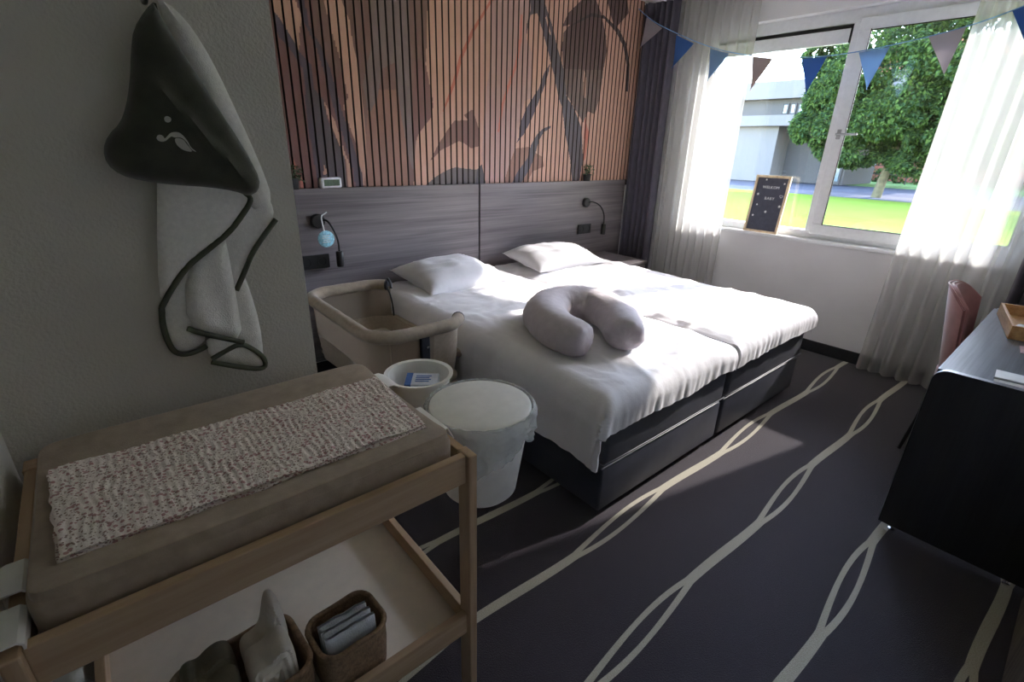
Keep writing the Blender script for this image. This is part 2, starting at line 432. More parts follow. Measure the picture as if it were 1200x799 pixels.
ob('end_cap', box(FX0-.001, FX0+.03, 1.494, 1.505, 2.20, 2.30), 'rubber', bl)

# ------------------------------------------------------------------ printed slat wall
SY = HY-.035                            # slat front plane
def MP(lst, crop):                       # zoomed-crop pixels -> photo pixels
    ox, oy, s = crop; return [(ox+x/s, oy+y/s) for x, y in lst]
K1, K2, K3, K4 = (310, 0, 5.217), (310, 105, 5.217), (530, 0, 5.217), (530, 105, 5.217)
P_PEACH, P_PINK, P_BROWN, P_DB = (194, 152, 132), (178, 143, 134), (122, 92, 85), (96, 74, 70)
P_TAUPE, P_NAVY, P_MAUVE, P_OR, P_WARM, P_GREY = (124, 106, 102), (84, 72, 82), (122, 86, 82), (186, 112, 94), (144, 106, 92), (100, 90, 90)
MURAL = [
 (P_PINK, MP([(250, -500), (500, -500), (490, 0), (450, 230), (490, 330), (480, 600), (440, 620), (410, 750), (385, 900), (350, 1000), (310, 1130), (210, 1130), (180, 950), (200, 600), (240, 350)], K3)),
 (P_MAUVE, [(280, -95), (340, -95), (378, 0), (390.5, 44), (398, 67), (408, 115), (402, 124), (410, 149), (419, 174), (425, 240), (280, 240)]),
 (P_BROWN, [(385, -95), (400, 0), (410, 25), (413.5, 52), (421, 82), (429, 160), (430, 187), (426, 235), (483.5, 235), (486, 197), (487, 168), (490, 157), (506.5, 136), (507, 115), (503.6, 100), (499, 77), (499, 63), (500.7, 48), (499.8, 25), (501.7, 0), (505, -95)]),
 (P_WARM, MP([(640, 0), (830, 0), (890, 590), (890, 650), (600, 650), (625, 430), (620, 290)], K2)),
 (P_TAUPE, MP([(640, -500), (870, -500), (880, 0), (890, 200), (905, 600), (905, 850), (915, 1030), (905, 1040), (880, 950), (835, 700), (820, 600), (800, 380), (720, 420), (690, 600), (640, 700), (600, 520), (650, 300)], K1)),
 (P_MAUVE, MP([(920, 350), (985, 390), (1010, 520), (1030, 640), (1025, 710), (940, 820), (915, 880), (905, 620)], K1)),
 (P_PEACH, [(312, -95), (317.7, 0), (321.5, 15), (337.8, 39), (351, 59.4), (351, 34.5), (354, 19), (348, 6), (346, 0), (330, -95)]),
 (P_BROWN, MP([(255, -500), (330, -500), (360, 0), (420, 230), (440, 320), (470, 430), (440, 480), (400, 400), (330, 250), (300, 150)], K1)),
 (P_NAVY, MP([(55, 65), (90, 110), (160, 220), (215, 320), (290, 400), (310, 600), (345, 780), (380, 880), (400, 1150), (330, 1150), (280, 850), (250, 600), (240, 430), (150, 290), (80, 220)], K1)),
 ((88, 78, 82), MP([(300, 180), (350, 450), (390, 520), (400, 620), (510, 620), (490, 420), (440, 300), (385, 180), (360, 60), (310, 0), (250, 0)], K2)),
 (P_PEACH, MP([(360, 60), (385, 110), (430, 190), (490, 380), (530, 480), (555, 640), (520, 640), (500, 440), (450, 320), (385, 160)], K2)),
 (P_NAVY, MP([(170, -500), (215, -500), (245, 0), (270, 150), (350, 290), (400, 420), (440, 560), (480, 700), (520, 810), (560, 950), (600, 1070), (605, 1190), (565, 1190), (540, 1030), (500, 900), (480, 830), (430, 690), (370, 460), (320, 300), (240, 130), (200, 0)], K1)),
 (P_PEACH, MP([(360, 450), (388, 510), (372, 522), (362, 520)], K2)),
 (P_OR, MP([(165, 390), (200, 480), (180, 495)], K2)), (P_OR, MP([(215, 510), (262, 620), (220, 620)], K2)),
 (P_OR, [(585, -50), (574, 0), (566, 14), (553, 34), (538, 67), (531, 94), (525, 112), (518, 131), (520, 131), (528, 113), (535, 94), (542, 68), (557, 35), (569, 15), (577, 1), (588, -50)]),
 ((196, 124, 108), [(610, 17), (608, 50), (603, 77), (596, 96), (588, 120), (583, 155), (585, 155), (591, 120), (599, 97), (606, 77), (611, 50), (612, 17)]),
 ((126, 92, 84), MP([(1010, 440), (1060, 340), (1130, 230), (1160, 190), (1185, 188), (1247, 190), (1218, 155), (1273, 120), (1313, 250), (1313, 345), (1263, 360), (1223, 330), (1188, 315), (1148, 335), (1080, 370)], K2)),
 (P_GREY, MP([(975, 620), (985, 585), (1050, 530), (1130, 485), (1170, 475), (1208, 480), (1298, 490), (1328, 455), (1353, 570), (1353, 620)], K2)),
 ((80, 74, 78), MP([(150, 500), (180, 455), (208, 620), (138, 620)], K4)),
 (P_NAVY, MP([(600, -163), (560, -98), (530, -8), (490, 52), (450, 120), (410, 220), (405, 300), (390, 330), (440, 270), (490, 170), (530, 70), (570, -40), (590, -108)], K4)),
 (P_WARM, MP([(385, 360), (470, 350), (515, 390), (550, 410), (562, 470), (490, 500), (435, 620), (300, 620), (350, 450)], K4)),
 ((84, 77, 84), MP([(605, 220), (560, 235), (520, 270), (480, 340), (460, 420), (400, 500), (340, 620), (390, 620), (470, 490), (500, 420), (530, 310), (560, 260), (600, 235)], K4)),
 (P_DB, MP([(760, -500), (860, -500), (880, 0), (910, 80), (940, 220), (945, 310), (920, 450), (900, 600), (870, 700), (830, 680), (800, 750), (740, 650), (690, 560), (670, 300), (680, 200), (720, 150), (670, 165), (710, 80), (790, 0)], K3)),
 ((112, 92, 84), MP([(690, 420), (925, 430), (900, 600), (870, 700), (830, 680), (800, 750), (740, 650), (690, 560)], K3)),
 (P_PEACH, MP([(805, 420), (820, 480), (815, 600), (800, 590)], K3)),
 (P_OR, MP([(810, 170), (835, 260), (815, 420), (800, 440)], K4)),
 ((90, 80, 84), MP([(440, -500), (540, -500), (560, 0), (610, 150), (640, 280), (680, 420), (700, 600), (740, 650), (790, 780), (800, 970), (770, 1150), (735, 1150), (720, 970), (690, 810), (670, 650), (650, 600), (620, 450), (590, 330), (550, 180), (520, 80), (480, 90), (450, 230), (455, 150), (480, 60)], K3)),
 (P_PEACH, MP([(575, 90), (605, 210), (597, 215), (570, 110)], K3)),
 (P_DB, MP([(900, -500), (1060, -500), (1070, 0), (1080, 80), (1000, 170), (980, 130), (945, 0)], K3)),
 ((72, 60, 60), MP([(720, 165), (740, 145), (850, 78), (930, 95), (1020, 180), (1065, 270), (1085, 400), (1075, 560), (1055, 560), (1067, 400), (1045, 280), (1000, 195), (930, 115), (850, 100)], K3)),
]
MUR = []
for c, pl in MURAL:
    q = [(ony(x, y, SY).x, ony(x, y, SY).z) for x, y in pl]
    MUR.append((lin(c), q, (min(a for a, b in q), max(a for a, b in q))))
def pip(x, y, q):
    c = False; j = len(q)-1
    for i in range(len(q)):
        if (q[i][1] > y) != (q[j][1] > y) and x < (q[j][0]-q[i][0])*(y-q[i][1])/(q[j][1]-q[i][1])+q[i][0]: c = not c
        j = i
    return c
HBT = 1.205
def runs(x, za, zb):
    out = []; N = 290
    cand = [(i, q) for i, (c, q, r) in enumerate(MUR) if r[0] <= x <= r[1]]
    for i in range(N):
        z = za+(zb-za)*(i+.5)/N; k = -1
        for j, q in cand:
            if pip(x, z, q): k = j
        if not out or out[-1][0] != k: out.append([k, za+(zb-za)*i/N])
    return out
swp = thing('slat_wall_panel', (2.1, HY, HBT), 'peach and brown leaf-print vertical slat cladding above the headboards', 'wall panel')
ob('backing', box(TX, WX-.001, HY-.012, HY-.0005, HBT-.05, CZ-.001), 'slat_backing', swp)
pitch, sw = .0488, .0378
x = 2.0772+.0055
while x-pitch > TX: x -= pitch
ZT = CZ-.002
while x+sw < WX-.05:
    za = HBT+.001
    b = bmesh.new(); lay = b.loops.layers.float_color.new('print')
    def face(pts, k):
        f = b.faces.new([b.verts.new(p) for p in pts]); col = MUR[k][0] if k >= 0 else lin(P_PEACH)
        for l in f.loops: l[lay] = col
    NC = 5; EDG = [runs(x+sw*(.01+.98*c_/NC), za, ZT) for c_ in range(NC+1)]
    for c_ in range(NC):
        xa, xb = x+sw*c_/NC, x+sw*(c_+1)/NC
        if [r[0] for r in EDG[c_]] == [r[0] for r in EDG[c_+1]]: L, R_ = EDG[c_], EDG[c_+1]
        else: L = R_ = runs((xa+xb)/2, za, ZT)
        for i in range(len(L)):
            zl0, zr0 = L[i][1], R_[i][1]
            zl1, zr1 = (L[i+1][1], R_[i+1][1]) if i+1 < len(L) else (ZT, ZT)
            face([(xa, SY, zl0), (xb, SY, zr0), (xb, SY, zr1), (xa, SY, zl1)], L[i][0])
    dk = lin((46, 38, 36))
    for pts in ([(x, HY-.012, za), (x, SY, za), (x, SY, ZT), (x, HY-.012, ZT)], [(x+sw, SY, za), (x+sw, HY-.012, za), (x+sw, HY-.012, ZT), (x+sw, SY, ZT)],
                [(x, SY, za), (x, HY-.012, za), (x+sw, HY-.012, za), (x+sw, SY, za)], [(x, SY, ZT), (x+sw, SY, ZT), (x+sw, HY-.012, ZT), (x, HY-.012, ZT)]):
        f = b.faces.new([b.verts.new(p) for p in pts])
        for l in f.loops: l[lay] = dk
    ob('slat', b, 'slat_print', swp); x += pitch

# ------------------------------------------------------------------ headboards, lamps, sockets
HF = HY-.06
for nm, x0, x1, lb in (('headboard', TX+.004, 2.25, 'grey wood-grain headboard panel behind the bed beside the crib'), ('headboard', 2.266, 3.985, 'grey wood-grain headboard panel behind the bed nearest the window')):
    bm = box(x0, x1, HF, HY-.015, .12, HBT, .002)
    tag(ob(nm, bm, 'headboard_wood', None, loc=((x0+x1)/2, HY, .12)), lb, 'headboard', 'headboard panels')
def wall_lamp(x, z, bendx, bendz, label):
    t = thing('reading_lamp', (x, HF, z), label, 'lamp', 'reading lamps')
    bm = lathe((0, 0, 0), [(.0001, .028), (.036, .028), (.042, .022), (.042, 0)], 28, capb=True)
    bm.transform(Matrix.Translation((x, HF, z)) @ Matrix.Rotation(PI/2, 4, 'X')); ob('wall_rosette', bm, 'black_plastic', t, 40)
    p = [(x+.015, HF-.025, z), (x+.035, HF-.05, z+.012), (x+bendx*.6, HF-.075, z-.02), (x+bendx*.9, HF-.075, z+bendz*.45), (x+bendx, HF-.07, z+bendz*.72), (x+bendx, HF-.068, z+bendz)]
    pp = chaikin(p, 3, False); ob('gooseneck', tube(pp, .006, 8), 'black_plastic', t, True)
    bm = lathe((x+bendx, HF-.068, z+bendz-.085), [(.001, 0), (.021, 0), (.023, .01), (.023, .088), (.018, .095), (.001, .095)], 20); ob('lamp_head', bm, 'black_plastic', t, 40)
    return t
wall_lamp(1.045, 1.02, .09, -.19, 'black gooseneck reading lamp carrying a round blue tag')
wall_lamp(3.44, 1.022, .20, -.205, 'black gooseneck reading lamp nearest the dark curtain')
def socket(x0, x1, z0, z1, label):
    t = thing('wall_socket', ((x0+x1)/2, HF, z0), label, 'socket', 'black sockets')
    ob('cover_plate', box(x0, x1, HF-.012, HF, z0, z1, .003), 'black_plastic', t)
    n = 2; wq = (x1-x0)/n
    for i in range(n):
        bm = lathe((0, 0, 0), [(.001, -.004), (.02, -.004), (.024, .002), (.027, .002)], 20); bm.transform(Matrix.Translation((x0+wq*(i+.5), HF-.0125, (z0+z1)/2)) @ Matrix.Rotation(PI/2, 4, 'X'))
        ob('outlet', bm, 'rubber', t, True)
socket(.90, 1.09, .735, .82, 'black double socket below the lamp with the blue tag')
socket(3.36, 3.53, .745, .83, 'black double socket below the lamp by the dark curtain')
# round tag hanging on the lamp
t = thing('door_hanger', (1.055, HF-.06, .90), 'round pale blue hanging tag on the lamp beside the crib', 'tag')
bm = lathe((0, 0, 0), [(.001, .004), (.046, .004), (.049, .002), (.049, -.002), (.046, -.004), (.001, -.004)], 32); bm.transform(Matrix.Translation((1.055, HF-.09, .925)) @ Matrix.Rotation(PI/2, 4, 'X'))
dsc = ob('disc', bm, 'tag_blue', t, 40)
bm = NB()
for dz, wd_ in ((.018, .04), (.006, .05), (-.006, .034), (-.018, .046)): box(1.055-wd_/2, 1.055+wd_/2, HF-.0955, HF-.0945, .925+dz-.002, .925+dz+.002, bm=bm)
ob('print_lines', bm, 'paper', dsc)
ob('hook', tube(chaikin([(1.048, HF-.09, .97), (1.045, HF-.085, 1.01), (1.05, HF-.055, 1.055), (1.075, HF-.05, 1.065), (1.088, HF-.055, 1.075)], 2, False), .004, 8), 'letter_white', t, True)

# clock on the headboard ledge
t = thing('digital_clock', (1.15, HF+.02, HBT), 'small white digital clock on the headboard ledge', 'clock')
Mx = Matrix.Translation((1.155, HF+.016, HBT)) @ Matrix.Rotation(math.radians(8), 4, 'Z')
def tb(bm, m): bm.transform(m); return bm
ob('case', tb(box(-.068, .068, -.02, .018, 0, .062, .012, 4), Mx), 'clock_white', t, 40)
scn = ob('screen', tb(box(-.05, .05, -.0215, -.0195, .014, .05, .0008), Mx), 'lcd', t)
def seven(d):
    return {'0': 'abcdef', '1': 'bc', '2': 'abged', '4': 'fgbc', '5': 'afgcd', '8': 'abcdefg'}[d]
SEG = {'a': (0, 1, .5, .5), 'b': (1, .5, 1, 1), 'c': (1, 0, 1, .5), 'd': (0, 0, 1, 0), 'e': (0, 0, 0, .5), 'f': (0, .5, 0, 1), 'g': (0, .5, 1, .5)}
SEG['a'] = (0, 1, 1, 1)
for i, d in enumerate('1451'):
    bm = NB(); ox = -.038+i*.02+(.004 if i > 1 else 0)
    for s in seven(d):
        a = SEG[s]; box(ox+a[0]*.011-.001, ox+a[2]*.011+.001, -.0222, -.0214, .021+a[1]*.021-.001, .021+a[3]*.021+.001, bm=bm)
    ob('digit', tb(bm, Mx), 'lcd_digit', scn)

def small_plant(loc, label, seed, s=1.0):
    t = thing('potted_plant', loc, label, 'plant', 'small potted plants')
    ob('pot', lathe(loc, [(.001, 0), (.03, 0), (.036, .055), (.037, .06), (.032, .06), (.03, .045), (.001, .045)], 20), 'pot_black', t, 40)
    rn = random.Random(seed); bm = NB()
    for i in range(90):
        a = rn.uniform(0, 2*PI); r = rn.uniform(.0, .058)*s; h = rn.uniform(.05, .135)*s
        if HY-.04 < loc[1]+r*math.sin(a)+.02: continue
        p = Vector(loc)+Vector((r*math.cos(a), r*math.sin(a)*.5-.004, h)); m = Matrix.Translation(p) @ Matrix.Rotation(a, 4, 'Z') @ Matrix.Rotation(rn.uniform(-.9, .5), 4, 'Y') @ Matrix.Rotation(rn.uniform(-.6, .6), 4, 'X')
        L = rn.uniform(.018, .032); W = L*.32; vsx = [(0, 0, 0), (L*.5, W, .003), (L, 0, -.003), (L*.5, -W, .003)]
        b = bmesh.new(); b.faces.new([b.verts.new(m @ Vector(q)) for q in vsx]); thick(b, .0006); merge(bm, b)
    tag(ob('foliage', bm, 'leaf_plant', t), kind='stuff')
    bm = NB()
    for i in range(9):
        a = i*.7; tube([Vector(loc)+Vector((0, 0, .045)), Vector(loc)+Vector((.03*math.cos(a), .014*math.sin(a)-.004, .1))], .0015, 5, bm=bm)
    ob('stems', bm, 'leaf_plant', t)
small_plant((3.43, HY-.062, HBT), 'small leafy plant in a black pot near the dark curtain', 3)
small_plant((.93, HY-.062, HBT), 'small leafy plant in a black pot peeking past the grey wall', 4, .9)

# ------------------------------------------------------------------ beds
BY0, BY1 = 1.0, 3.03
def bed(x0, x1, label):
    t = thing('bed', ((x0+x1)/2, (BY0+BY1)/2, 0), label, 'bed', 'box-spring beds')
    ob('box_spring', box(x0, x1, BY0, BY1, .05, .262, .012, 3), 'slate', t, 40)
    bm = box(x0-.004, x1+.004, BY0-.006, BY1, .270, .50, .03, 4); ob('mattress', bm, 'slate_mattress', t, 40)
    loop = [(x0-.006, BY0-.008, .286), (x1+.006, BY0-.008, .286), (x1+.006, BY1, .286), (x0-.006, BY1, .286)]
    ob('piping', tube(resample(loop, .2), .0035, 8, closed=True), 'slate', t, True)
    for sx in (x0+.1, x1-.1):
        for sy in (BY0+.1, BY1-.1): ob('foot', lathe((sx, sy, 0), [(.001, 0), (.025, 0), (.03, .05), (.001, .05)], 16), 'black_plastic', t, 40)
BL, BR = (1.36, 2.310), (2.340, 3.29)
bed(*BL, 'dark box-spring bed next to the beige crib'); bed(*BR, 'dark box-spring bed on the window side')
def roll(d, r):
    if d <= 0: return 0, 0
    if d < r*PI/2: a = d/r; return r*math.sin(a), r*(1-math.cos(a))
    return r, r+d-r*PI/2
def duvet(x0, x1, ohl, ohr, ohf, seed, label, yh, flare):
    zt = .548; r = .055
    nx, ny = 110, 190
    A0, A1, B0, B1 = x0-ohl, x1+ohr, BY0-ohf, yh
    def fn(u, v):
        a = A0+(A1-A0)*u; b = B0+(B1-B0)*v
        ex0, ex1, ey0 = x0+.03, x1-.03, BY0+.03
        dl, dr, df = max(ex0-a, 0), max(a-ex1, 0), max(ey0-b, 0)
        hl, vl = roll(dl, r); hr, vr = roll(dr, r); hf, vf = roll(df, r)
        x = min(max(a, ex0), ex1)-hl+hr; y = max(b, ey0)-hf
        side = max(vl, vr)
        drop = (side**2.5+vf**2.5)**(1/2.5) if side and vf else side+vf
        e = min(1, min(a-A0+.02, A1-a+.02, b-B0+.1, B1-b+.03)/.25)
        z = zt+.035*math.sqrt(max(0, e))-drop
        wr = .016*nz(a*2.1, b*1.5, seed)+.008*nz(a*5, b*3.2, seed+3)+.006*abs(nz(a*13+b*4, b*6-a*3, seed+7))
        wr += .006*nz(a*3, b*22, seed+9)*max(0, nz(a*2, b*2, seed+5))*3+.011*(1-abs(nz(a*2.6+b*1.5, b*2.0-a*1.5, seed+11)))**9+.006*(1-abs(nz(a*6-b*2, b*4.5+a*2, seed+17)))**9*(1 if drop == 0 else .5)
        wr *= .6 if (drop > 0) else 1
        rip = min(1, drop/.1)
        if vf > 0: y -= rip*(.0012*math.sin(a*110+9*nz(a*4, 1, seed))+.010*nz(a*5, 2, seed)+.005*nz(a*34, b*6, seed))
        if vl > 0: x += -rip*(.02*nz(b*5, 3, seed)+.012*nz(b*13, 5, seed)+.02)
        if vr > 0: x += rip*(.01*nz(b*7, 4, seed))
        if vl > 0 and vf > 0: x -= flare*min(vl, vf)*1.0; y -= flare*min(vl, vf)*.3; z += .3*min(vl, vf)
        hemz = (.015*nz(a*2.5, 8, seed)+.004*nz(a*11, 9, seed)) if vf > 0 else (.02*nz(b*5, 8, seed))
        if drop > .04: z += hemz*min(1, (drop-.04)/.08)
        return Vector((x, y, z+wr))
    bm = thick(grid(fn, nx, ny), -.02)
    o = ob('duvet', bm, 'duvet_white', None, True, loc=((x0+x1)/2, 2.0, .5)); return tag(o, label, 'duvet', 'white duvets')
duvet(BL[0], BL[1], .27, -.0, .115, 2.3, 'white duvet with the grey nursing pillow lying on it', 2.98, .5)
duvet(BR[0], BR[1], -.0, .12, .105, 8.1, 'white duvet on the bed nearest the window', 2.98, .2)
def pillow(cx, cy, z0, L, W, H, rz, seed, label, tiltx=0):
    def shape(sgn):
        def fn(u, v):
            a = 2*u-1; b = 2*v-1
            pin = 1-.10*(1-a*a)*abs(b)**3; pin2 = 1-.09*(1-b*b)*abs(a)**3
            x = a*L/2*pin2; y = b*W/2*pin
            h = max(0, (1-abs(a)**2.6))**.55*max(0, (1-abs(b)**2.6))**.55
            z = sgn*h*H/2*(1 if sgn > 0 else .7)+.014*h*nz(x*9, y*7, seed)+.018*h*(1-abs(nz(x*4+y*9, x*3-y*2, seed+2)))**5*sgn-.008*h*sgn
            return Vector((x, y, z))
        return fn
    bm = grid(shape(1), 44, 36); grid(shape(-1), 44, 36, bm=bm); bmesh.ops.remove_doubles(bm, verts=bm.verts, dist=.0005)
    bmesh.ops.recalc_face_normals(bm, faces=bm.faces)
    bm.transform(Matrix.Translation((cx, cy, z0+H*.36)) @ Matrix.Rotation(rz, 4, 'Z') @ Matrix.Rotation(tiltx, 4, 'X'))
    return tag(ob('pillow', bm, 'pillow_white', None, True, loc=(cx, cy, z0)), label, 'pillow', 'white bed pillows')
pillow(1.79, 2.72, .58, .66, .50, .2, math.radians(2), 1.5, 'plump white pillow at the head of the bed by the crib', .12)
pillow(2.78, 2.74, .58, .70, .48, .2, math.radians(-3), 6.5, 'plump white pillow at the head of the window-side bed', .12)
# nursing pillow (horseshoe)
zc = .675
cl = [onz(x, y, zc) for x, y in ((690, 401), (668, 396), (646, 384), (636, 368), (650, 358), (677, 357), (703, 361), (722, 372), (731, 388), (732, 397))]
cl = chaikin(cl, 3, False); n = len(cl)
b = NB(); rings = []; segn = 40
for i, p in enumerate(cl):
    s = i/(n-1); d = (cl[min(i+1, n-1)]-cl[max(i-1, 0)]).normalized(); a = d.cross(Vector((0, 0, 1))).normalized()
    e = min(1, min(s, 1-s)/.12); rr = (.086+.026*math.sin(PI*s))*(.28+.72*math.sqrt(max(0, 1-(1-e)**2)))
    ring = []
    for j in range(segn):
        th = 2*PI*j/segn
        wv = 1+.035*nz(math.cos(th)*1.6+3, math.sin(th)*1.6, s*9)+.035*(1-abs(nz(math.cos(th)*2.6, math.sin(th)*2.6+5, s*22)))**7+.09*abs(nz(math.cos(th)*1.5, s*26, 8))*max(0, math.cos(th-PI)) + (.06*math.sin(j*1.57)*(1-e))
        ring.append(b.verts.new(p+a*math.cos(th)*rr*wv+Vector((0, 0, 1))*math.sin(th)*rr*wv*(.92 if math.sin(th) > 0 else .78)))
    rings.append(ring)
for A_, B_ in zip(rings, rings[1:]):
    for j in range(segn): b.faces.new((A_[j], A_[(j+1) % segn], B_[(j+1) % segn], B_[j]))
for rg, dd in ((rings[0], cl[0]-cl[3]), (rings[-1], cl[-1]-cl[-4])):
    cpt = sum((v.co for v in rg), Vector())/segn+dd.normalized()*.012; cv = b.verts.new(cpt)
    for j in range(segn): b.faces.new((rg[j], rg[(j+1) % segn], cv))
bmesh.ops.recalc_face_normals(b, faces=b.faces)
cen = sum(cl, Vector())/n
t = thing('nursing_pillow', (cen.x, cen.y, .59), 'grey horseshoe nursing pillow lying on the white duvet', 'nursing pillow')
ob('cushion', b, 'nursing', t, True)
ob('piping', tube([p+Vector((0, 0, -.0)) + (cl[min(i+1, n-1)]-cl[max(i-1, 0)]).normalized().cross(Vector((0, 0, 1))).normalized()*-(.1) for i, p in enumerate(cl)][6:-6], .003, 6), 'nursing', t, True) if False else None

# nightstand beside the window-side bed
t = thing('nightstand', (3.56, 2.8, 0), 'low grey nightstand between the bed and the dark curtain', 'nightstand')
ob('top', box(3.36, 3.76, 2.53, 3.03, .525, .55, .003), 'headboard_wood', t)
ob('body', box(3.37, 3.75, 2.55, 3.03, .12, .525, .002), 'nightstand', t)
dr = ob('drawer_front', box(3.378, 3.742, 2.535, 2.552, .33, .515, .002), 'headboard_wood', t)
ob('handle', box(3.50, 3.62, 2.522, 2.536, .42, .43, .002), 'black_plastic', dr)
for sx in (3.39, 3.73):
    for sy in (2.58, 3.0): ob('leg', box(sx-.012, sx+.012, sy-.012, sy+.012, 0, .12), 'black_plastic', t)

# ------------------------------------------------------------------ bedside crib
t = thing('bedside_crib', (1.06, 2.2, 0), 'beige fabric bedside crib with one lowered side against the bed', 'crib')
cx0, cx1, cy0, cy1, cr = .80, 1.275, 1.80, 2.66, .13
loop = []
for (ax, ay, s) in ((cx1-cr, cy0+cr, -PI/2), (cx1-cr, cy1-cr, 0), (cx0+cr, cy1-cr, PI/2), (cx0+cr, cy0+cr, PI)):
    for q in range(9):
        a = s+q/8*PI/2; loop.append(Vector((ax+cr*math.cos(a), ay+cr*math.sin(a), 0)))
LP = [v.to_2d() for v in loop]; LP = resample(LP, .03); nL = len(LP); cc = Vector(((cx0+cx1)/2, (cy0+cy1)/2))
def ctop(p):
    if p.x > cx1-.02: return .50
    k = max(0, min(1, (p.x-(cx1-.075))/.055)); return .69-.19*(k*k*(3-2*k)) if False else .69
def wallband(za, zb, insa, insb, flt, mat, name, par, th=.008):
    b = bmesh.new(); N = 6
    for i in range(nL):
        p, q = LP[i], LP[(i+1) % nL]
        if not flt(p, q): continue
        for k in range(N):
            vv = []
            for (pt, kk) in ((p, k), (q, k), (q, k+1), (p, k+1)):
                f = kk/N; ta, tb_ = (za(pt), zb(pt)); ins = insa+(insb-insa)*f; d = (cc-pt).normalized()
                vv.append(b.verts.new((pt.x+d.x*ins, pt.y+d.y*ins, ta+(tb_-ta)*f)))
            b.faces.new(vv)
    bmesh.ops.remove_doubles(b, verts=b.verts, dist=.0005); bmesh.ops.recalc_face_normals(b, faces=b.faces); thick(b, th)
    return ob(name, b, mat, par, True)
low = lambda p, q: p.x > cx1-.012 and q.x > cx1-.012
wallband(lambda p: .36, lambda p: .50, .035, .012, lambda p, q: True, 'crib_fabric', 'lower_wall', t)
wallband(lambda p: .50, lambda p: .685, .012, .0, lambda p, q: not low(p, q) and (p.x < 1.06 or p.y > 2.3), 'crib_mesh', 'mesh_wall', t, .003)
wallband(lambda p: .50, lambda p: .685, .012, .0, lambda p, q: not low(p, q) and not (p.x < 1.06 or p.y > 2.3), 'crib_fabric', 'end_wall', t)
hi = [p for p in LP if not p.x > cx1-.012]
i0 = max(range(nL), key=lambda i: (LP[i].x > cx1-.012) and not (LP[(i+1) % nL].x > cx1-.012))
seq = [LP[(i0+1+k) % nL] for k in range(nL)]; seq = [p for p in seq if not p.x > cx1-.012]
# roll the rim cushion over the top edge
rim = ob('rim_cushion', tube([(p.x, p.y, .69) for p in seq], lambda s: .03*(1+.03*math.sin(s*90)), 14), 'crib_rim', t, True)
for idx in (0, -1):
    p = seq[idx]; d = (seq[1]-seq[0]) if idx == 0 else (seq[-2]-seq[-1]); d.normalize()
    ob('end_clip', tube([(p.x-d.x*.012, p.y-d.y*.012, .69), (p.x+d.x*.002, p.y+d.y*.002, .69)], .0315, 14), 'crib_dark', rim, 40)
ob('low_rim', tube([(p.x, p.y, .50) for p in LP if p.x > cx1-.03], .016, 10), 'crib_rim', t, True)
e = seq[0] if seq[0].y > 2.2 else seq[-1]
ob('strap', tube(chaikin([(e.x-.005, e.y-.01, .69), (e.x+.012, e.y-.03, .62), (e.x+.012, e.y-.05, .505)], 2, False), .005, 8), 'black_plastic', t, True)
ob('strap_buckle', tube([(e.x+.0, e.y-.02, .735), (e.x+.014, e.y-.03, .70), (e.x+.006, e.y-.045, .68)], .008, 8), 'black_plastic', t, True)
ob('crib_mattress', box(cx0+.035, cx1-.035, cy0+.035, cy1-.035, .375, .43, .025, 4), 'crib_fabric', t, 40)
ob('crib_floor', box(cx0+.04, cx1-.04, cy0+.04, cy1-.04, .355, .372, .004), 'crib_fabric', t)
# near-end upright bracket, piping and frame
def endp(x, off=0): return cy0-.006+off
ob('bracket', box(1.005, 1.05, cy0-.02, cy0+.002, .34, .672, .006), 'crib_dark', t)
ob('adjust_button', lathe((0, 0, 0), [(.001, .004), (.006, .004), (.007, 0)], 14), 'chrome', t, True) if False else None
bm = lathe((0, 0, 0), [(.001, .004), (.006, .004), (.007, 0)], 14); bm.transform(Matrix.Translation((1.036, cy0-.02, .62)) @ Matrix.Rotation(PI/2, 4, 'X')); ob('button', bm, 'chrome', t, True)
ob('seam_piping', tube([(.87, cy0+.028, .37), (.868, cy0+.012, .55), (.866, cy0+.012, .67)], .004, 6), 'crib_rim', t, True)
ob('tube_leg', tube([(1.027, cy0-.01, .34), (1.027, cy0-.01, .05)], .016, 12), 'crib_dark', t, True)
ob('tube_leg', tube([(1.027, cy1+.012, .36), (1.027, cy1+.012, .05)], .016, 12), 'crib_dark', t, True)
ob('bracket', box(1.005, 1.05, cy1-.002, cy1+.02, .34, .60, .006), 'crib_dark', t)
for yy in (cy0-.01, cy1+.012): ob('foot_bar', box(.80, 1.30, yy-.02, yy+.02, .0, .05, .01, 3), 'crib_dark', t, 40)
ob('cross_bar', tube([(1.027, cy0, .10), (1.027, cy1, .10)], .012, 10), 'crib_dark', t, True)

# ------------------------------------------------------------------ changing table
TX0, TX1, TY0, TY1 = -.20, .505, .685, 1.205
TZ = .87
t = thing('changing_table', ((TX0+TX1)/2, (TY0+TY1)/2, 0), 'beech wood changing table with an open lower shelf', 'changing table')
lw, ld = .021, .042
for x0, x1 in ((TX1-lw, TX1), (TX0, TX0+lw)):
    for y0, y1 in ((TY0, TY0+ld), (TY1-ld, TY1)):
        lg = ob('leg', box(x0, x1, y0, y1, 0, TZ+.002, .003), 'beech_z', t)
        if y0 == TY0:
            sx = TX1+.0005 if x0 > 0 else TX0-.0005
            for zz in (.838, .40):
                bm = lathe((0, 0, 0), [(.001, .003), (.006, .003), (.0075, 0)], 14); bm.transform(Matrix.Translation((sx, y0+.02, zz)) @ Matrix.Rotation(PI/2 if sx > 0 else -PI/2, 4, 'Y')); ob('bolt', bm, 'steel', lg, True)
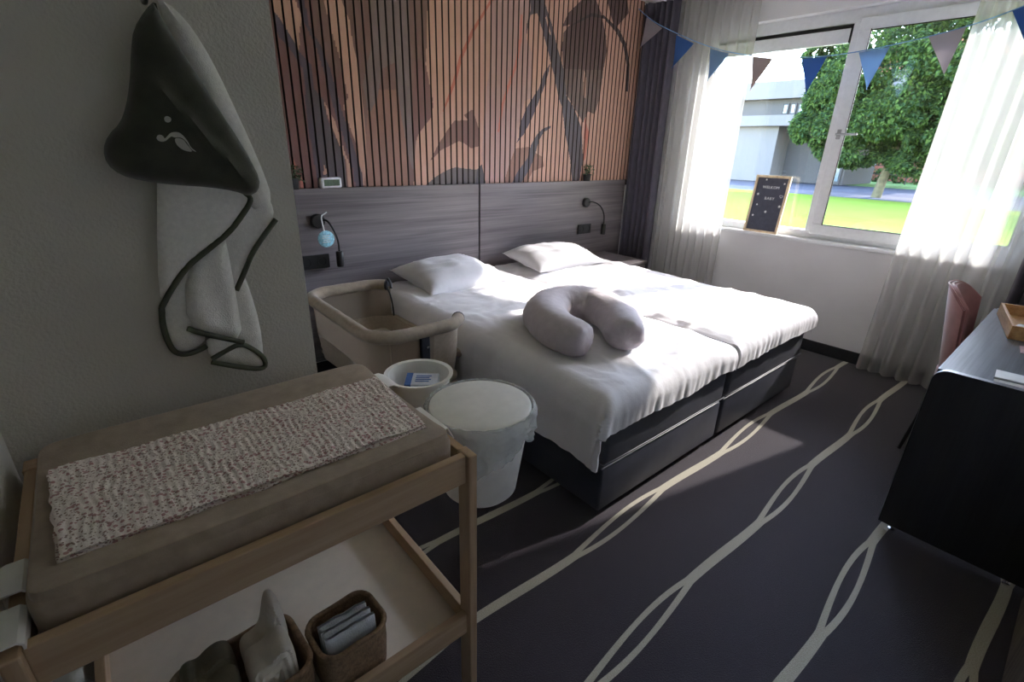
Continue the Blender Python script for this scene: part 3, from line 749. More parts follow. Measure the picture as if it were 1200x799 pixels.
for zt_, zb_, nm in ((TZ, .803, 'top'), (.425, .362, 'shelf')):
    ob(nm+'_rail', box(TX0+lw, TX1-lw, TY0+.012, TY0+.03, zb_, zt_, .002), 'beech', t)
    ob(nm+'_rail', box(TX0+lw, TX1-lw, TY1-.03, TY1-.012, zb_, zt_, .002), 'beech', t)
    ob(nm+'_side_rail', box(TX1-lw, TX1-.003, TY0+ld, TY1-ld, zb_, zt_, .002), 'beech_y', t)
    ob(nm+'_side_rail', box(TX0+.003, TX0+lw, TY0+ld, TY1-ld, zb_, zt_, .002), 'beech_y', t)
    ob(nm+'_board', box(TX0+lw, TX1-lw, TY0+.03, TY1-.03, zb_+.008, zb_+.016), 'shelf_white', t)
# mat
mx0, mx1, my0, my1 = -.173, .478, .722, 1.168
bmz = .902
def matfn(u, v):
    a = 2*PI*u; ca, sa = math.cos(a), math.sin(a)
    ex = 2/18; sxx = math.copysign(abs(ca)**ex, ca); syy = math.copysign(abs(sa)**ex, sa)
    prof = [(0.0, 0.0), (.97, 0), (1, .10), (1, .86), (.994, .95), (.98, .99), (.96, 1.0), (0, 1.02)]
    f = v*(len(prof)-1); i = min(int(f), len(prof)-2); w_ = f-i
    r = prof[i][0]*(1-w_)+prof[i+1][0]*w_; h = prof[i][1]*(1-w_)+prof[i+1][1]*w_
    x = (mx0+mx1)/2+sxx*r*(mx1-mx0)/2; y = (my0+my1)/2+syy*r*(my1-my0)/2
    z = .82+h*(bmz-.82)
    if r > .96 and .05 < h < .95: y += -.004*nz(x*22, z*10, 5)*(1 if syy < 0 else -1)-.006*max(0, nz(x*9+z*8, z*3, 2))
    z += .006*nz(x*4, y*4, 7)*(1 if h > .9 else 0)+(.016*((y-my0)/(my1-my0)-.5)**2*4 if h > .97 else 0)
    return Vector((x, y, z))
bm = grid(matfn, 220, 29, closeu=True); bmesh.ops.remove_doubles(bm, verts=bm.verts, dist=.0003); bmesh.ops.recalc_face_normals(bm, faces=bm.faces)
tag(ob('changing_mat', bm, 'mat_cover', None, True, loc=(.15, .95, .82)), 'taupe covered changing mat lying in the beech table', 'changing mat')
# printed muslin
Q = [onz(x, y, .915).to_2d() for x, y in ((58, 556), (441, 445), (499, 499), (72, 657))]
def muslin(off, inset, seed):
    def fn(u, v):
        p = (Q[0].lerp(Q[1], u)).lerp(Q[3].lerp(Q[2], u), v)
        edge = min(u, 1-u)*.62; ev = min(v, 1-v)*.28
        p = p+Vector((.004*nz(v*9, 1, seed)*(1 if edge < .03 else 0), .006*nz(u*8, 2, seed)*(1 if ev < .03 else 0)))
        if inset: p = p*(1-inset)+(sum(Q, Vector((0, 0)))/4)*inset
        z = .9135+off+.0011*math.sin(u*300+4*nz(u*10, v*5, seed))*(.6+nz(u*14, v*9, 1))+.004*nz(u*7, v*4, seed)+.0016*nz(u*50, v*24, seed+4)
        if v > .9: z -= (v-.9)*.03
        return Vector((p.x, p.y, z))
    return fn
t = thing('muslin_cloth', (.15, .92, .91), 'folded off-white muslin with small pink flowers on the changing mat', 'muslin cloth')
ob('upper_layer', thick(grid(muslin(.010, 0, 3.1), 240, 90), .0025), 'muslin_print', t, True)
ob('lower_layer', thick(grid(muslin(.003, -.012, 6.4), 120, 50), .0025), 'muslin_print', t, True)

# baskets on the lower shelf
SZ = .3785
def rrect(cx, cy, w_, d_, r, n=6, rz=0):
    out = []
    for sx, sy, s in ((1, 1, 0), (-1, 1, PI/2), (-1, -1, PI), (1, -1, 1.5*PI)):
        for q in range(n+1):
            a = s+q/n*PI/2; p = Vector((sx*(w_/2-r)+r*math.cos(a), sy*(d_/2-r)+r*math.sin(a))); p.rotate(Matrix.Rotation(rz, 2)); out.append(p+Vector((cx, cy)))
    return out
def basket(cx, cy, w_, d_, h, rz, label):
    t = thing('felt_basket', (cx, cy, SZ), label, 'basket', 'brown felt baskets')
    ol = resample(rrect(cx, cy, w_, d_, .035, 6, rz), .012); n = len(ol); c = Vector((cx, cy)); b = NB(); prof = [(.86, 0, 0), (.95, 0, .01), (1, 0, h*.6), (1.0, 0, h), (.97, 0, h+.004), (.93, 0, h), (.92, 0, h*.5), (.88, 0, .012)]
    rings = [[b.verts.new((c.x+(p.x-c.x)*k, c.y+(p.y-c.y)*k, SZ+z+(.004*nz(p.x*20, p.y*20, z*9) if z > .02 else 0))) for p in ol] for k, _, z in prof]
    for A_, B_ in zip(rings, rings[1:]):
        for j in range(n): b.faces.new((A_[j], A_[(j+1) % n], B_[(j+1) % n], B_[j]))
    b.faces.new(rings[0][::-1]); b.faces.new(rings[-1]); bmesh.ops.recalc_face_normals(b, faces=b.faces)
    ob('tub', b, 'felt', t, 60)
    rp = [(c.x+(p.x-c.x)*.975, c.y+(p.y-c.y)*.975, SZ+h+.001+.003*nz(p.x*20, p.y*20, 3)) for p in ol]
    ob('rolled_rim', tube(rp, .006, 8, closed=True), 'felt', t, True)
    return t
B1c = (.232, .785); B2c = (.036, .812); BRZ = math.radians(4)
basket(*B1c, .145, .12, .125, BRZ, 'brown felt basket holding white washcloths'); basket(*B2c, .225, .165, .125, BRZ, 'brown felt basket holding rolled muslin cloths')
for i in range(3):
    y = .757+i*.022
    def wc(sgn, y=y, i=i):
        def fn(u, v):
            x = .178+.105*u; z = .42+v*(.107-.004*i)+.004*nz(x*40, v*5, i)
            e = min(1, min(u, 1-u, 1-v)/.12); return Vector((x, y+sgn*(.003+.0075*math.sqrt(e)+.001*nz(x*60, v*20, i))-.01*(1-v), z))
        return fn
    bm = grid(wc(1), 30, 24); grid(wc(-1), 30, 24, bm=bm); bmesh.ops.remove_doubles(bm, verts=bm.verts, dist=.0007)
    tag(ob('washcloth', bm, 'washcloth', None, True, loc=(.23, y, .42)), ['white washcloth in the felt basket, front of three', 'white washcloth in the felt basket, middle of three', 'white washcloth in the felt basket, rearmost of three'][i], 'washcloth', 'white washcloths')
def folded(outline, yb, depth, mat, label, seed):
    """soft folded cloth standing in the basket: rounded body over its x-z outline, with fold lines that follow the edge"""
    pl = chaikin([Vector(p) for p in outline], 2)
    def h(x, z, d):
        e = min(1, d/.014); r = depth*(.55+.45*math.sqrt(max(0, 1-(1-e)**2)))
        return r+.0035*math.sin(d*520+seed)*min(1, d/.004)+.004*nz(x*40, z*40, seed)
    o = ob('rolled_muslin', puff(pl, .0035, h, lambda x, z, k: Vector((x, yb-k, z))), mat, None, True, loc=(outline[0][0], yb-depth/2, .43))
    return tag(o, label, 'muslin cloth', 'cloths in the felt basket')
folded([(.046, .43), (.042, .50), (.050, .528), (.075, .532), (.088, .548), (.098, .590), (.106, .614), (.117, .612), (.127, .580), (.131, .52), (.128, .43)], .872, .05, 'cream_cloth', 'cream folded muslin standing up tallest in the felt basket', 2)
folded([(.044, .43), (.040, .52), (.050, .548), (.076, .546), (.092, .562), (.112, .566), (.126, .545), (.128, .43)], .820, .062, 'cream_cloth', 'cream folded muslin at the front of the felt basket', 5)
folded([(-.058, .43), (-.060, .52), (-.046, .541), (-.026, .532), (-.008, .546), (.014, .550), (.032, .532), (.034, .43)], .87, .05, 'olive_cloth', 'olive green folded muslin at the rear of the felt basket', 7)
folded([(-.056, .43), (-.058, .51), (-.044, .530), (-.022, .524), (.0, .538), (.02, .536), (.031, .518), (.032, .43)], .818, .06, 'olive_cloth', 'olive green folded muslin at the front corner of the felt basket', 9)

# tubs hooked on the table's left side rail
def hook_tub(y, label):
    x1 = TX0-.004; t = thing('hanging_tub', (x1-.06, y, .74), label, 'tub', 'white tubs hooked on the table')
    ol = rrect(x1-.065, y, .115, .082, .035, 8); n = len(ol); c = Vector((x1-.065, y)); b = NB()
    prof = [(.82, .74), (.98, .76), (1, .872), (1.03, .876), (1.03, .88), (.95, .879), (.92, .77), (.8, .752)]
    rings = [[b.verts.new((c.x+(p.x-c.x)*k, c.y+(p.y-c.y)*k, z)) for p in ol] for k, z in prof]
    for A_, B_ in zip(rings, rings[1:]):
        for j in range(n): b.faces.new((A_[j], A_[(j+1) % n], B_[(j+1) % n], B_[j]))
    b.faces.new(rings[0][::-1]); b.faces.new(rings[-1]); bmesh.ops.recalc_face_normals(b, faces=b.faces)
    ob('tub_body', b, ['tub_white'], t, 50)
    prof2 = [(x1-.012, .878), (x1+.004, .884), (x1+.024, .884), (x1+.030, .878), (x1+.030, .862)]
    hk = thick(grid(lambda u, v: Vector((prof2[round(u*4)][0], y-.035+.07*v, prof2[round(u*4)][1])), 5, 8), .003)
    ob('hook_clip', hk, 'tub_white', t, 40)
hook_tub(.832, 'white tub hooked on the left rail, further from the lens'); hook_tub(.733, 'white tub hooked on the left rail, at the front corner')

# round tray tub with a box, and waste bin with liner, hooked on the right rail
t = thing('hanging_tray', (.615, 1.10, .79), 'shallow round white tub hooked on the right rail behind the bin', 'tub')
rc = (.608, 1.10, .78)
ob('tub_body', lathe(rc, [(.001, 0), (.065, 0), (.075, .008), (.088, .085), (.095, .088), (.095, .092), (.084, .09), (.07, .012), (.001, .01)], 40), 'tub_white', t, 40)
prof2 = [(TX1+.022, .871), (TX1+.004, .881), (TX1-.022, .881), (TX1-.028, .868)]
ob('hook_clip', thick(grid(lambda u, v: Vector((prof2[round(u*3)][0], 1.055+.09*v, prof2[round(u*3)][1])), 4, 8), .003), 'tub_white', t, 40)
t = thing('wipes_box', (.61, 1.10, .792), 'blue and white cardboard box inside the round white tub', 'box')
Mx = Matrix.Translation((.618, 1.098, .792)) @ Matrix.Rotation(math.radians(-38), 4, 'Z') @ Matrix.Rotation(.12, 4, 'X')
ob('carton', tb(box(-.045, .045, -.03, .03, .003, .062, .002), Mx), 'box_white', t)
ob('blue_band', tb(box(-.0455, -.028, -.0305, .0305, .0025, .0625), Mx), 'box_blue', t)
bm = NB()
for i in range(4): box(-.018, .02+.005*(i % 2), -.014+i*.009, -.010+i*.009, .0615, .0627, bm=bm)
ob('printed_lines', tb(bm, Mx), 'box_blue', t)
t = thing('waste_bin', (.652, .872, .54), 'white round waste bin with a clear liner hooked on the table', 'bin')
wc_ = (.652, .872, .605)
ob('bin_body', lathe(wc_, [(.001, 0), (.086, 0), (.097, .012), (.126, .23), (.129, .245), (.122, .245), (.115, .22), (.09, .015), (.001, .012)], 48), 'tub_white', t, 40)
b = lathe(wc_, [(.001, .260), (.05, .261), (.121, .259), (.128, .255), (.1295, .247), (.001, .247)], 48)
ob('lid', b, 'tub_white', t, 40)
prof3 = [(TX1+.02, .845), (TX1+.004, .877), (TX1-.022, .877), (TX1-.028, .862)]
ob('hook_clip', thick(grid(lambda u, v: Vector((prof3[round(u*3)][0], .80+.12*v, prof3[round(u*3)][1])), 4, 8), .003), 'tub_white', t, 40)
def liner(u, v):
    a = 2*PI*u; L = .105+.035*math.sin(a*2+1)+.03*nz(math.cos(a)*2.5, math.sin(a)*2.5, 3)
    if math.cos(a) < -.75: L *= .35
    path = [(.1305, .248), (.131, .258), (.135, .256), (.140, .24)]
    if v < .3: i = v/.3*3; k = min(int(i), 2); f = i-k; r = path[k][0]*(1-f)+path[k+1][0]*f; z = path[k][1]*(1-f)+path[k+1][1]*f
    else: f = (v-.3)/.7; r = .140-.012*f*f; z = .24-L*f
    cr_ = max(0, v-.2)
    r += .003*cr_*math.sin(a*23+3*nz(a, 2, 1))+.018*cr_*nz(math.cos(a)*5, math.sin(a)*5, v*3)+.010*abs(nz(math.cos(a)*9+v*4, math.sin(a)*9, v*9))
    if math.cos(a) < -.8: r = min(r, .139)
    return Vector((wc_[0]+r*math.cos(a), wc_[1]+r*math.sin(a), wc_[2]+z))
ob('liner_bag', grid(liner, 150, 26, closeu=True), 'liner_film', t, True)

# ------------------------------------------------------------------ hooded towel on the wall
TW = TY
C5, C6 = (110, 0, 3.474), (170, 200, 3.194)
def T3(off):
    def f(x, z, h): return Vector((x, TW-off-h, z))
    return f
def TP(lst, crop, off=.03):
    out = []
    for px, py in MP(lst, crop):
        p = ony(px, py, TW-off); out.append(Vector((p.x, p.z)))
    return out
tw = thing('hooded_towel', (.14, TW, 1.0), 'white baby towel with dark green stork-embroidered hood hanging on the wall', 'towel')
def hsoft(amp, base, seed, sx=12, sz=4, fold=.0):
    def f(x, z, d): return base*min(1, math.sqrt(max(d, 0)/.02))+amp*nz(x*sx, z*sz, seed)*min(1, d/.02)+.002+fold*math.sin(x*70+z*12+seed)*min(1, d/.02)
    return f
layers = [
 ('towel_panel', 'terry', .004, hsoft(.006, .012, 1, fold=.003), chaikin(TP([(330, 20), (430, -10), (465, 80), (495, 150), (490, 185), (440, 250), (400, 310), (375, 385), (405, 460), (440, 580), (455, 700), (450, 742), (330, 640), (260, 500), (270, 200)], C6), 1)),
 ('towel_panel', 'terry', .008, hsoft(.006, .012, 2), chaikin(TP([(255, -6), (300, -4), (380, 70), (450, 170), (520, 300), (580, 430), (640, 560), (700, 700), (735, 800), (720, 860), (640, 860), (560, 700), (400, 300)], C5), 1)),
 ('towel_panel', 'terry', .004, hsoft(.004, .010, 3), chaikin(TP([(60, 500), (90, 440), (165, 340), (235, 420), (240, 640), (205, 672), (150, 690), (110, 680), (75, 610)], C6), 1)),
 ('towel_panel', 'terry', .018, hsoft(.008, .016, 4, fold=.004), chaikin(TP([(152, 370), (300, 235), (320, 330), (345, 470), (372, 642), (270, 620), (162, 592)], C6), 1)),
 ('towel_panel', 'terry', .014, hsoft(.003, .010, 5), chaikin(TP([(230, 620), (360, 640), (455, 705), (450, 750), (350, 735), (248, 715)], C6), 1)),
 ('towel_panel', 'terry', .026, hsoft(.006, .012, 6, 8, 6), chaikin(TP([(45, -60), (240, -60), (380, 20), (392, 75), (398, 110), (365, 165), (315, 232), (230, 300), (160, 355), (100, 440), (62, 512), (46, 350)], C6), 1)),
]
for nm, mt, off, hf, pl in layers: ob(nm, puff(pl, .011, hf, T3(off)), mt, tw, True)
def hoodh(x, z, d):
    e = min(1, d/.055); h = .030*math.sqrt(1-(1-e)**2)+.004
    h += .010*nz(x*9, z*9, 11)*e
    f1 = (x-.20)+.75*(z-1.42); f1 -= .035; h += .013*math.exp(-(f1/.012)**2)*e+.006*math.exp(-((f1+.14)/.016)**2)*e
    return h
HOOD = chaikin(TP([(255, -8), (215, 30), (165, 110), (155, 200), (150, 330), (135, 430), (110, 500), (60, 550), (38, 610), (55, 670), (110, 715), (200, 740), (330, 755), (480, 765), (580, 780), (640, 802), (680, 780), (685, 730), (640, 640), (580, 540), (520, 450), (440, 320), (380, 230), (320, 130), (270, 50)], C5, .06), 1)
hood = ob('hood', puff(HOOD, .010, hoodh, T3(.040)), 'hood_green', tw, True)
def hd(x, z):
    p = Vector((x, z)); q = resample(HOOD, .01); return hoodh(x, z, min(seg_d(p, q[i], q[(i+1) % len(q)]) for i in range(len(q))))
C7 = (150, 110, 8.882)
def emb(lst, name='stork_embroidery', raise_=.0016, it=1):
    pl = chaikin(TP(lst, C7, .075), it); b = puff(pl, .006, lambda x, z, d: hd(x, z)+raise_, T3(.040)); 
    return ob(name, b, 'stork_silver', hood, False)
emb([(297, 450), (315, 425), (345, 425), (372, 445), (380, 470), (410, 440), (440, 405), (490, 395), (535, 402), (580, 440), (625, 500), (650, 555), (715, 603), (690, 600), (655, 575), (620, 515), (575, 465), (530, 450), (480, 455), (455, 440), (430, 455), (400, 485), (360, 500), (320, 490), (300, 470)])
emb([(485, 462), (530, 458), (580, 480), (600, 510), (640, 560), (672, 605), (600, 595), (540, 565), (495, 515)])
emb([(375, 262), (385, 235), (415, 230), (448, 250), (450, 280), (425, 300), (390, 292)])
def trim(pts, crop, off, name='edge_trim'):
    q = chaikin(TP(pts, crop, off), 2, False); ob(name, tube([(p.x, TW-off, p.y) for p in q], .0058, 8), 'trim_green', tw, True)
trim([(320, 75), (385, 88), (398, 112), (365, 165), (315, 232), (230, 300), (160, 355), (100, 440), (62, 512)], C6, .034)
trim([(62, 512), (65, 575), (85, 640), (110, 680), (150, 690), (205, 672), (232, 655)], C6, .012)
trim([(490, 182), (440, 250), (400, 310), (372, 380), (342, 448)], C6, .016)
trim([(160, 590), (200, 606), (270, 622), (370, 642)], C6, .028)
trim([(250, 705), (300, 675), (358, 645), (410, 670), (452, 706), (448, 745), (350, 735), (250, 716)], C6, .025)
t = thing('wall_hook', (.155, TW, 1.68), 'small steel wall hook carrying the hooded towel', 'hook', 'wall hooks')
ob('hook_plate', box(.16, .185, TW-.006, TW, 1.70, 1.78, .003), 'steel', t)
ob('hook_arm', tube(chaikin([(.155, TW-.004, 1.70), (.155, TW-.04, 1.672), (.155, TW-.06, 1.69), (.155, TW-.062, 1.72)], 2, False), .005, 8), 'steel', t, True)

# ------------------------------------------------------------------ curtains
def curtain(y0, y1, xc, amp, folds, mat, label, cat, z0=.015, z1=2.62, seed=1, group=None, pin=None, th=0, nu=None, curl=0):
    nu = nu or int(folds*18)
    def fn(u, v):
        y = y0+(y1-y0)*u; z = z0+(z1-z0)*v
        ph = u*folds*2*PI+1.2*nz(u*folds*.7, 0, seed)*2
        a = amp*(.75+.5*nz(u*folds*.5, v*.8, seed+2))
        x = xc+a*math.sin(ph+.5*nz(u*4, v*2, seed))+.2*a*math.sin(2*ph+v)-curl*max(0, u-.7)/.3
        yy = y+.18*a*math.cos(ph)*1.4+(pin(u, v) if pin else 0)
        return Vector((x, yy, z))
    bm = grid(fn, nu, 36)
    if th: thick(bm, th)
    t = thing(cat, (xc, (y0+y1)/2, 0), label, 'curtain', group)
    ob('fabric', bm, mat, t, True)
    nr = max(3, int(folds)); b = NB()
    ob('heading_tape', thick(grid(lambda u, v: fn(u, .975+.025*v)+Vector((-.003, 0, 0)), nu, 3), .002), mat, t, True)
    return t
curtain(2.735, 3.028, 4.055, .045, 5.5, 'dark_curtain', curl=.07, label= 'dark purple-grey curtain in the corner beside the slat wall', cat='blackout_curtain', seed=3, group='blackout curtains', th=.004)
curtain(2.075, 2.72, 4.11, .03, 9, 'sheer_white', 'white sheer curtain beside the dark curtain', 'sheer_curtain', seed=5, group='sheer curtains')
curtain(.20, .80, 4.11, .03, 8, 'sheer_white', 'white sheer curtain behind the pink chair', 'sheer_curtain', seed=9, group='sheer curtains', pin=lambda u, v: .055*(1-v)*u)
curtain(-.08, .22, 4.02, .04, 5, 'dark_curtain', 'dark purple-grey curtain beside the desk end', 'blackout_curtain', seed=13, group='blackout curtains', th=.004)
rail = tag(ob('curtain_rail', box(4.02, 4.13, -.34, HY-.04, 2.622, CZ, .003), 'white_frame', None, loc=(4.08, 1.4, CZ)), 'white curtain rail along the ceiling above the window', 'curtain rail')

# ------------------------------------------------------------------ bunting
BX = 3.95
sp_ = [onx(x, y, BX) for x, y in ((744, 6), (763, 24), (790, 38), (835, 57), (880, 66), (950, 68), (1007, 61), (1090, 43), (1150, 26), (1190, 11), (1240, -9))]
bt = thing('bunting', (BX, 1.7, 2.1), 'string of blue and grey triangular flags across the window', 'bunting')
ob('string', tube(chaikin(sp_, 3, False), .0035, 6), 'string_blue', bt, True)
for a, b_, c, m in (((758, 20), (776, 33), (750, 57), 'flag_grey'), ((792.7, 41), (813, 51), (788, 80), 'flag_blue'), ((832.6, 57), (854.6, 62.7), (829.5, 95), 'flag_mid'), ((882, 66), (906, 68.5), (879.6, 106.5), 'flag_taupe'),
                    ((939.6, 69), (969, 66.6), (944.6, 110), 'flag_blue'), ((1006.5, 61.5), (1042.6, 55), (1016, 105), 'flag_mid'), ((1088, 43.5), (1133, 30.5), (1107, 88), 'flag_grey'), ((1186, 12), (1228, -5), (1206, 62), 'flag_blue')):
    P = [onx(*q, BX) for q in (a, b_, c)]
    def fl(u, v, P=P): e = P[0].lerp(P[1], u).lerp(P[2], v); return e+Vector((.012*math.sin(v*3+u*2)*v, 0, 0))
    bm = grid(fl, 8, 10); bmesh.ops.remove_doubles(bm, verts=bm.verts, dist=.0005); bmesh.ops.recalc_face_normals(bm, faces=bm.faces); ob('flag', thick(bm, .002), m, bt, True)

# ------------------------------------------------------------------ letter board on the sill
t = thing('letter_board', (WX-.01, 1.79, OZ0), 'grey felt letter board in an oak frame on the window sill', 'letter board')
org = onx(872, 266, WX-.015); org.z = OZ0+.002; pr = onx(911, 271, WX-.02); pr.z = OZ0+.002
ux = (pr-org).normalized(); W_ = (pr-org).length; lean = Vector((.055, -.02, .44)).normalized(); H_ = .445
nrm = ux.cross(lean).normalized(); lean = nrm.cross(ux).normalized()
if nrm.x > 0: nrm = -nrm
def LB(x, z, h): return org+ux*x+lean*z+nrm*h
fwd = .018
for (a, b_, c, d) in ((0, W_, 0, fwd), (0, W_, H_-fwd, H_), (0, fwd, fwd, H_-fwd), (W_-fwd, W_, fwd, H_-fwd)):
    ob('frame_bar', prism([(a, c), (b_, c), (b_, d), (a, d)], LB, -.008, .012), 'oak_frame', t)
felt = ob('felt_panel', prism([(fwd, fwd), (W_-fwd, fwd), (W_-fwd, H_-fwd), (fwd, H_-fwd)], LB, -.006, .003), 'board_felt', t)
def text_at(s, x, z, size):
    cu = bpy.data.curves.new('tmp_text', 'FONT'); cu.body = s; cu.size = size; cu.extrude = .0012; cu.resolution_u = 2
    to = bpy.data.objects.new('tmp_text', cu); COL.objects.link(to); dg = bpy.context.evaluated_depsgraph_get(); me = bpy.data.meshes.new_from_object(to.evaluated_get(dg))
    bpy.data.objects.remove(to); b = bmesh.new(); b.from_mesh(me); bpy.data.meshes.remove(me)
    wd = max(v.co.x for v in b.verts)-min(v.co.x for v in b.verts); mn = min(v.co.x for v in b.verts)
    for v in b.verts: v.co = LB(x+v.co.x-mn, z+v.co.y, .0045+v.co.z)
    ob('letter', b, 'letter_white', felt); return wd
for word, x, z in (('WELKOM', .068, .345), ('BABY', .108, .26)):
    for ch in word: x += text_at(ch, x, z, .030)+.0035
def star(cx, cz, r, n=5): return [(cx+(r if k % 2 == 0 else r*.5)*math.sin(PI*k/n), cz+(r if k % 2 == 0 else r*.5)*math.cos(PI*k/n)) for k in range(2*n)]
for cx, cz, r, n in ((.085, .412, .009, 5), (.232, .388, .009, 5), (.045, .298, .012, 8), (.058, .216, .009, 5), (.14, .165, .012, 8), (.046, .130, .011, 5), (.238, .215, .012, 8)):
    ob('symbol', prism(star(cx, cz, r, n), LB, .003, .0055), 'letter_white', felt)
hp = [(.232+.013*math.sin(q)**3*1.0, .292+.0115*(13*math.cos(q)-5*math.cos(2*q)-2*math.cos(3*q)-math.cos(4*q))/16) for q in [2*PI*k/28 for k in range(28)]]
ob('symbol', tube([LB(a, b_, .0045) for a, b_ in hp], .0014, 6, closed=True), 'letter_white', felt)

# ------------------------------------------------------------------ desk, chair and things on it
DX0, DX1, DY0, DY1, DZ = 2.30, 3.63, -.362, .238, .73
t = thing('desk', ((DX0+DX1)/2, (DY0+DY1)/2, 0), 'dark wood desk with rounded panel ends and a grey top', 'desk')
def dpanel(r=.045, ins=0):
    pl = [(DY0, .022), (DY1-ins, .022)]
    for q in range(9):
        a = q/8*PI/2; pl.append((DY1-ins-r+r*math.cos(a), DZ+.006-ins-r+r*math.sin(a)))
    return pl+[(DY0, DZ+.006-ins)]
for xa in (DX0, DX1-.025):
    o = ob('end_panel', prism(dpanel(), lambda y, z, h: Vector((h, y, z)), xa, xa+.025), 'desk_side', t)
    pl = dpanel()[2:]
    ob('edge_trim', tube([(xa+.0125, y, z+.001) for y, z in [(DY1, .03)]+pl], .0126, 4), 'steel', o) if False else None
    b = NB(); q = [(DY1, .022)]+pl
    for (ya, za), (yb, zb) in zip(q, q[1:]):
        d = Vector((yb-ya, zb-za)); 
        if d.length < 1e-5: continue
        nn_ = Vector((d.y, -d.x)).normalized()*.0012
        b.faces.new([b.verts.new(v) for v in ((xa-.0006, ya+nn_.x, za+nn_.y), (xa+.0256, ya+nn_.x, za+nn_.y), (xa+.0256, yb+nn_.x, zb+nn_.y), (xa-.0006, yb+nn_.x, zb+nn_.y))])
    bmesh.ops.remove_doubles(b, verts=b.verts, dist=.0004); ob('edge_band', b, 'steel', o)
    for fy in (DY1-.05, -.17):
        ob('glide', lathe((xa+.0125, fy, 0), [(.001, 0), (.012, 0), (.012, .006), (.005, .008), (.005, .022)], 16), 'chrome', t, 40)
ob('desk_top', box(DX0+.025, DX1-.025, DY0, DY1-.004, DZ-.028, DZ, .003), 'desk_top', t)
ob('modesty_panel', box(DX0+.025, DX1-.025, DY0+.005, DY0+.022, .30, DZ-.028), 'desk_side', t)
# pink chair
ccx, ccy = 3.27, .165
t = thing('velvet_chair', (ccx, ccy, 0), 'dusty pink velvet tub chair tucked behind the desk', 'chair')
def back(u, v):
    a = math.radians(34)+math.radians(114)*u; k = abs(2*u-1); ztop = .885-.16*max(0, k-.3)**1.8; zb = .40
    z = zb+(ztop-zb)*v; R_ = .155+.085*v
    return Vector((ccx+R_*math.cos(a), ccy+R_*math.sin(a), z))
bk = grid(back, 40, 16); bk.normal_update(); bk.verts.ensure_lookup_table()
v0 = bk.verts[40*16//2]; sg = 1 if v0.normal.dot(Vector((v0.co.x-ccx, v0.co.y-ccy, 0))) > 0 else -1
thick(bk, sg*.03); bmesh.ops.bevel(bk, geom=[e for e in bk.edges if e.calc_face_angle(0) > 1.2], offset=.010, segments=3, affect='EDGES')
bo = ob('backrest', bk, 'pink_velvet', t, True)
ob('piping', tube([back(u/40, 1)+Vector((0, 0, .003)) for u in range(41)], .004, 6), 'pink_velvet', bo, True)
ob('seat', lathe((ccx, ccy-.01, .38), [(.001, 0), (.16, 0), (.18, .02), (.182, .07), (.16, .095), (.001, .10)], 40), 'pink_velvet', t, 40)
for sx, sy in ((-1, -1), (1, -1), (-1, 1), (1, 1)): ob('leg', tube([(ccx+sx*.13, ccy+sy*.13, .39), (ccx+sx*.18, ccy+sy*.18, 0)], lambda s: .013-.005*s, 10), 'black_plastic', t, True)
# wooden tray with sachets
t = thing('wooden_tray', (3.25, .0, DZ), 'light wooden tray with sachets at the far end of the desk', 'tray')
tx0, tx1, ty0, ty1 = 3.02, 3.50, -.10, .215
Mt = Matrix.Translation((3.266, .008, DZ)) @ Matrix.Rotation(math.radians(11), 4, 'Z') @ Matrix.Translation((-3.26, -.0575, 0))
ob('tray_base', tb(box(tx0+.005, tx1-.005, ty0+.005, ty1-.005, .002, .010), Mt), 'tray_wood', t)
for a in ((tx0, tx0+.012, ty0, ty1), (tx1-.012, tx1, ty0, ty1), (tx0+.012, tx1-.012, ty0, ty0+.012), (tx0+.012, tx1-.012, ty1-.012, ty1)):
    ob('tray_side', tb(box(a[0], a[1], a[2], a[3], .001, .062, .002), Mt), 'tray_wood', t)
rn = random.Random(5)
for i, (lx, ly) in enumerate(((3.20, .075), (3.30, .0), (3.14, -.03))):
    Mq = Matrix.Translation((lx, ly, DZ+.012)) @ Matrix.Rotation(rn.uniform(0, 3), 4, 'Z')
    bm = grid(lambda u, v: Vector(((u-.5)*.09, (v-.5)*.06, .001+.022*max(0, (1-(2*u-1)**4)*(1-(2*v-1)**4))*(.9+.3*nz(u*5, v*5, i)))), 16, 12); grid(lambda u, v: Vector(((u-.5)*.09, (v-.5)*.06, .0)), 2, 2, bm=bm)
    tag(ob('sachet', tb(bm, Mq), 'sachet', None, True, loc=(lx, ly, DZ+.012)), ['silver sachet in the wooden tray, nearest its desk-front side', 'silver sachet in the wooden tray, farthest along the desk', 'silver sachet in the wooden tray, nearest the leaflet'][i], 'sachet', 'silver sachets')
Mq = Matrix.Translation((2.42, -.02, DZ)) @ Matrix.Rotation(math.radians(4), 4, 'Z')
tag(ob('leaflet', tb(box(-.075, .075, -.105, .105, .001, .004), Mq), 'paper', None, loc=(2.42, -.02, DZ)), 'white paper leaflet on the near end of the desk', 'leaflet')
t = thing('pencil', (2.375, .0, DZ+.004), 'slim grey pencil lying on the white leaflet', 'pencil')
ob('shaft', tube([(2.365, .085, DZ+.0085), (2.385, -.07, DZ+.0085)], .004, 6), 'steel', t); ob('tip', tube([(2.385, -.07, DZ+.0085), (2.3875, -.09, DZ+.0085)], lambda s: .004*(1-s)+.0004, 6), 'tray_wood', t)
tag(ob('card', tb(box(-.055, .055, -.04, .04, .001, .003), Matrix.Translation((2.87, .022, DZ)) @ Matrix.Rotation(.12, 4, 'Z')), 'pink_card', None, loc=(2.87, .022, DZ)), 'small pink card on the desk beside the wooden tray', 'card')
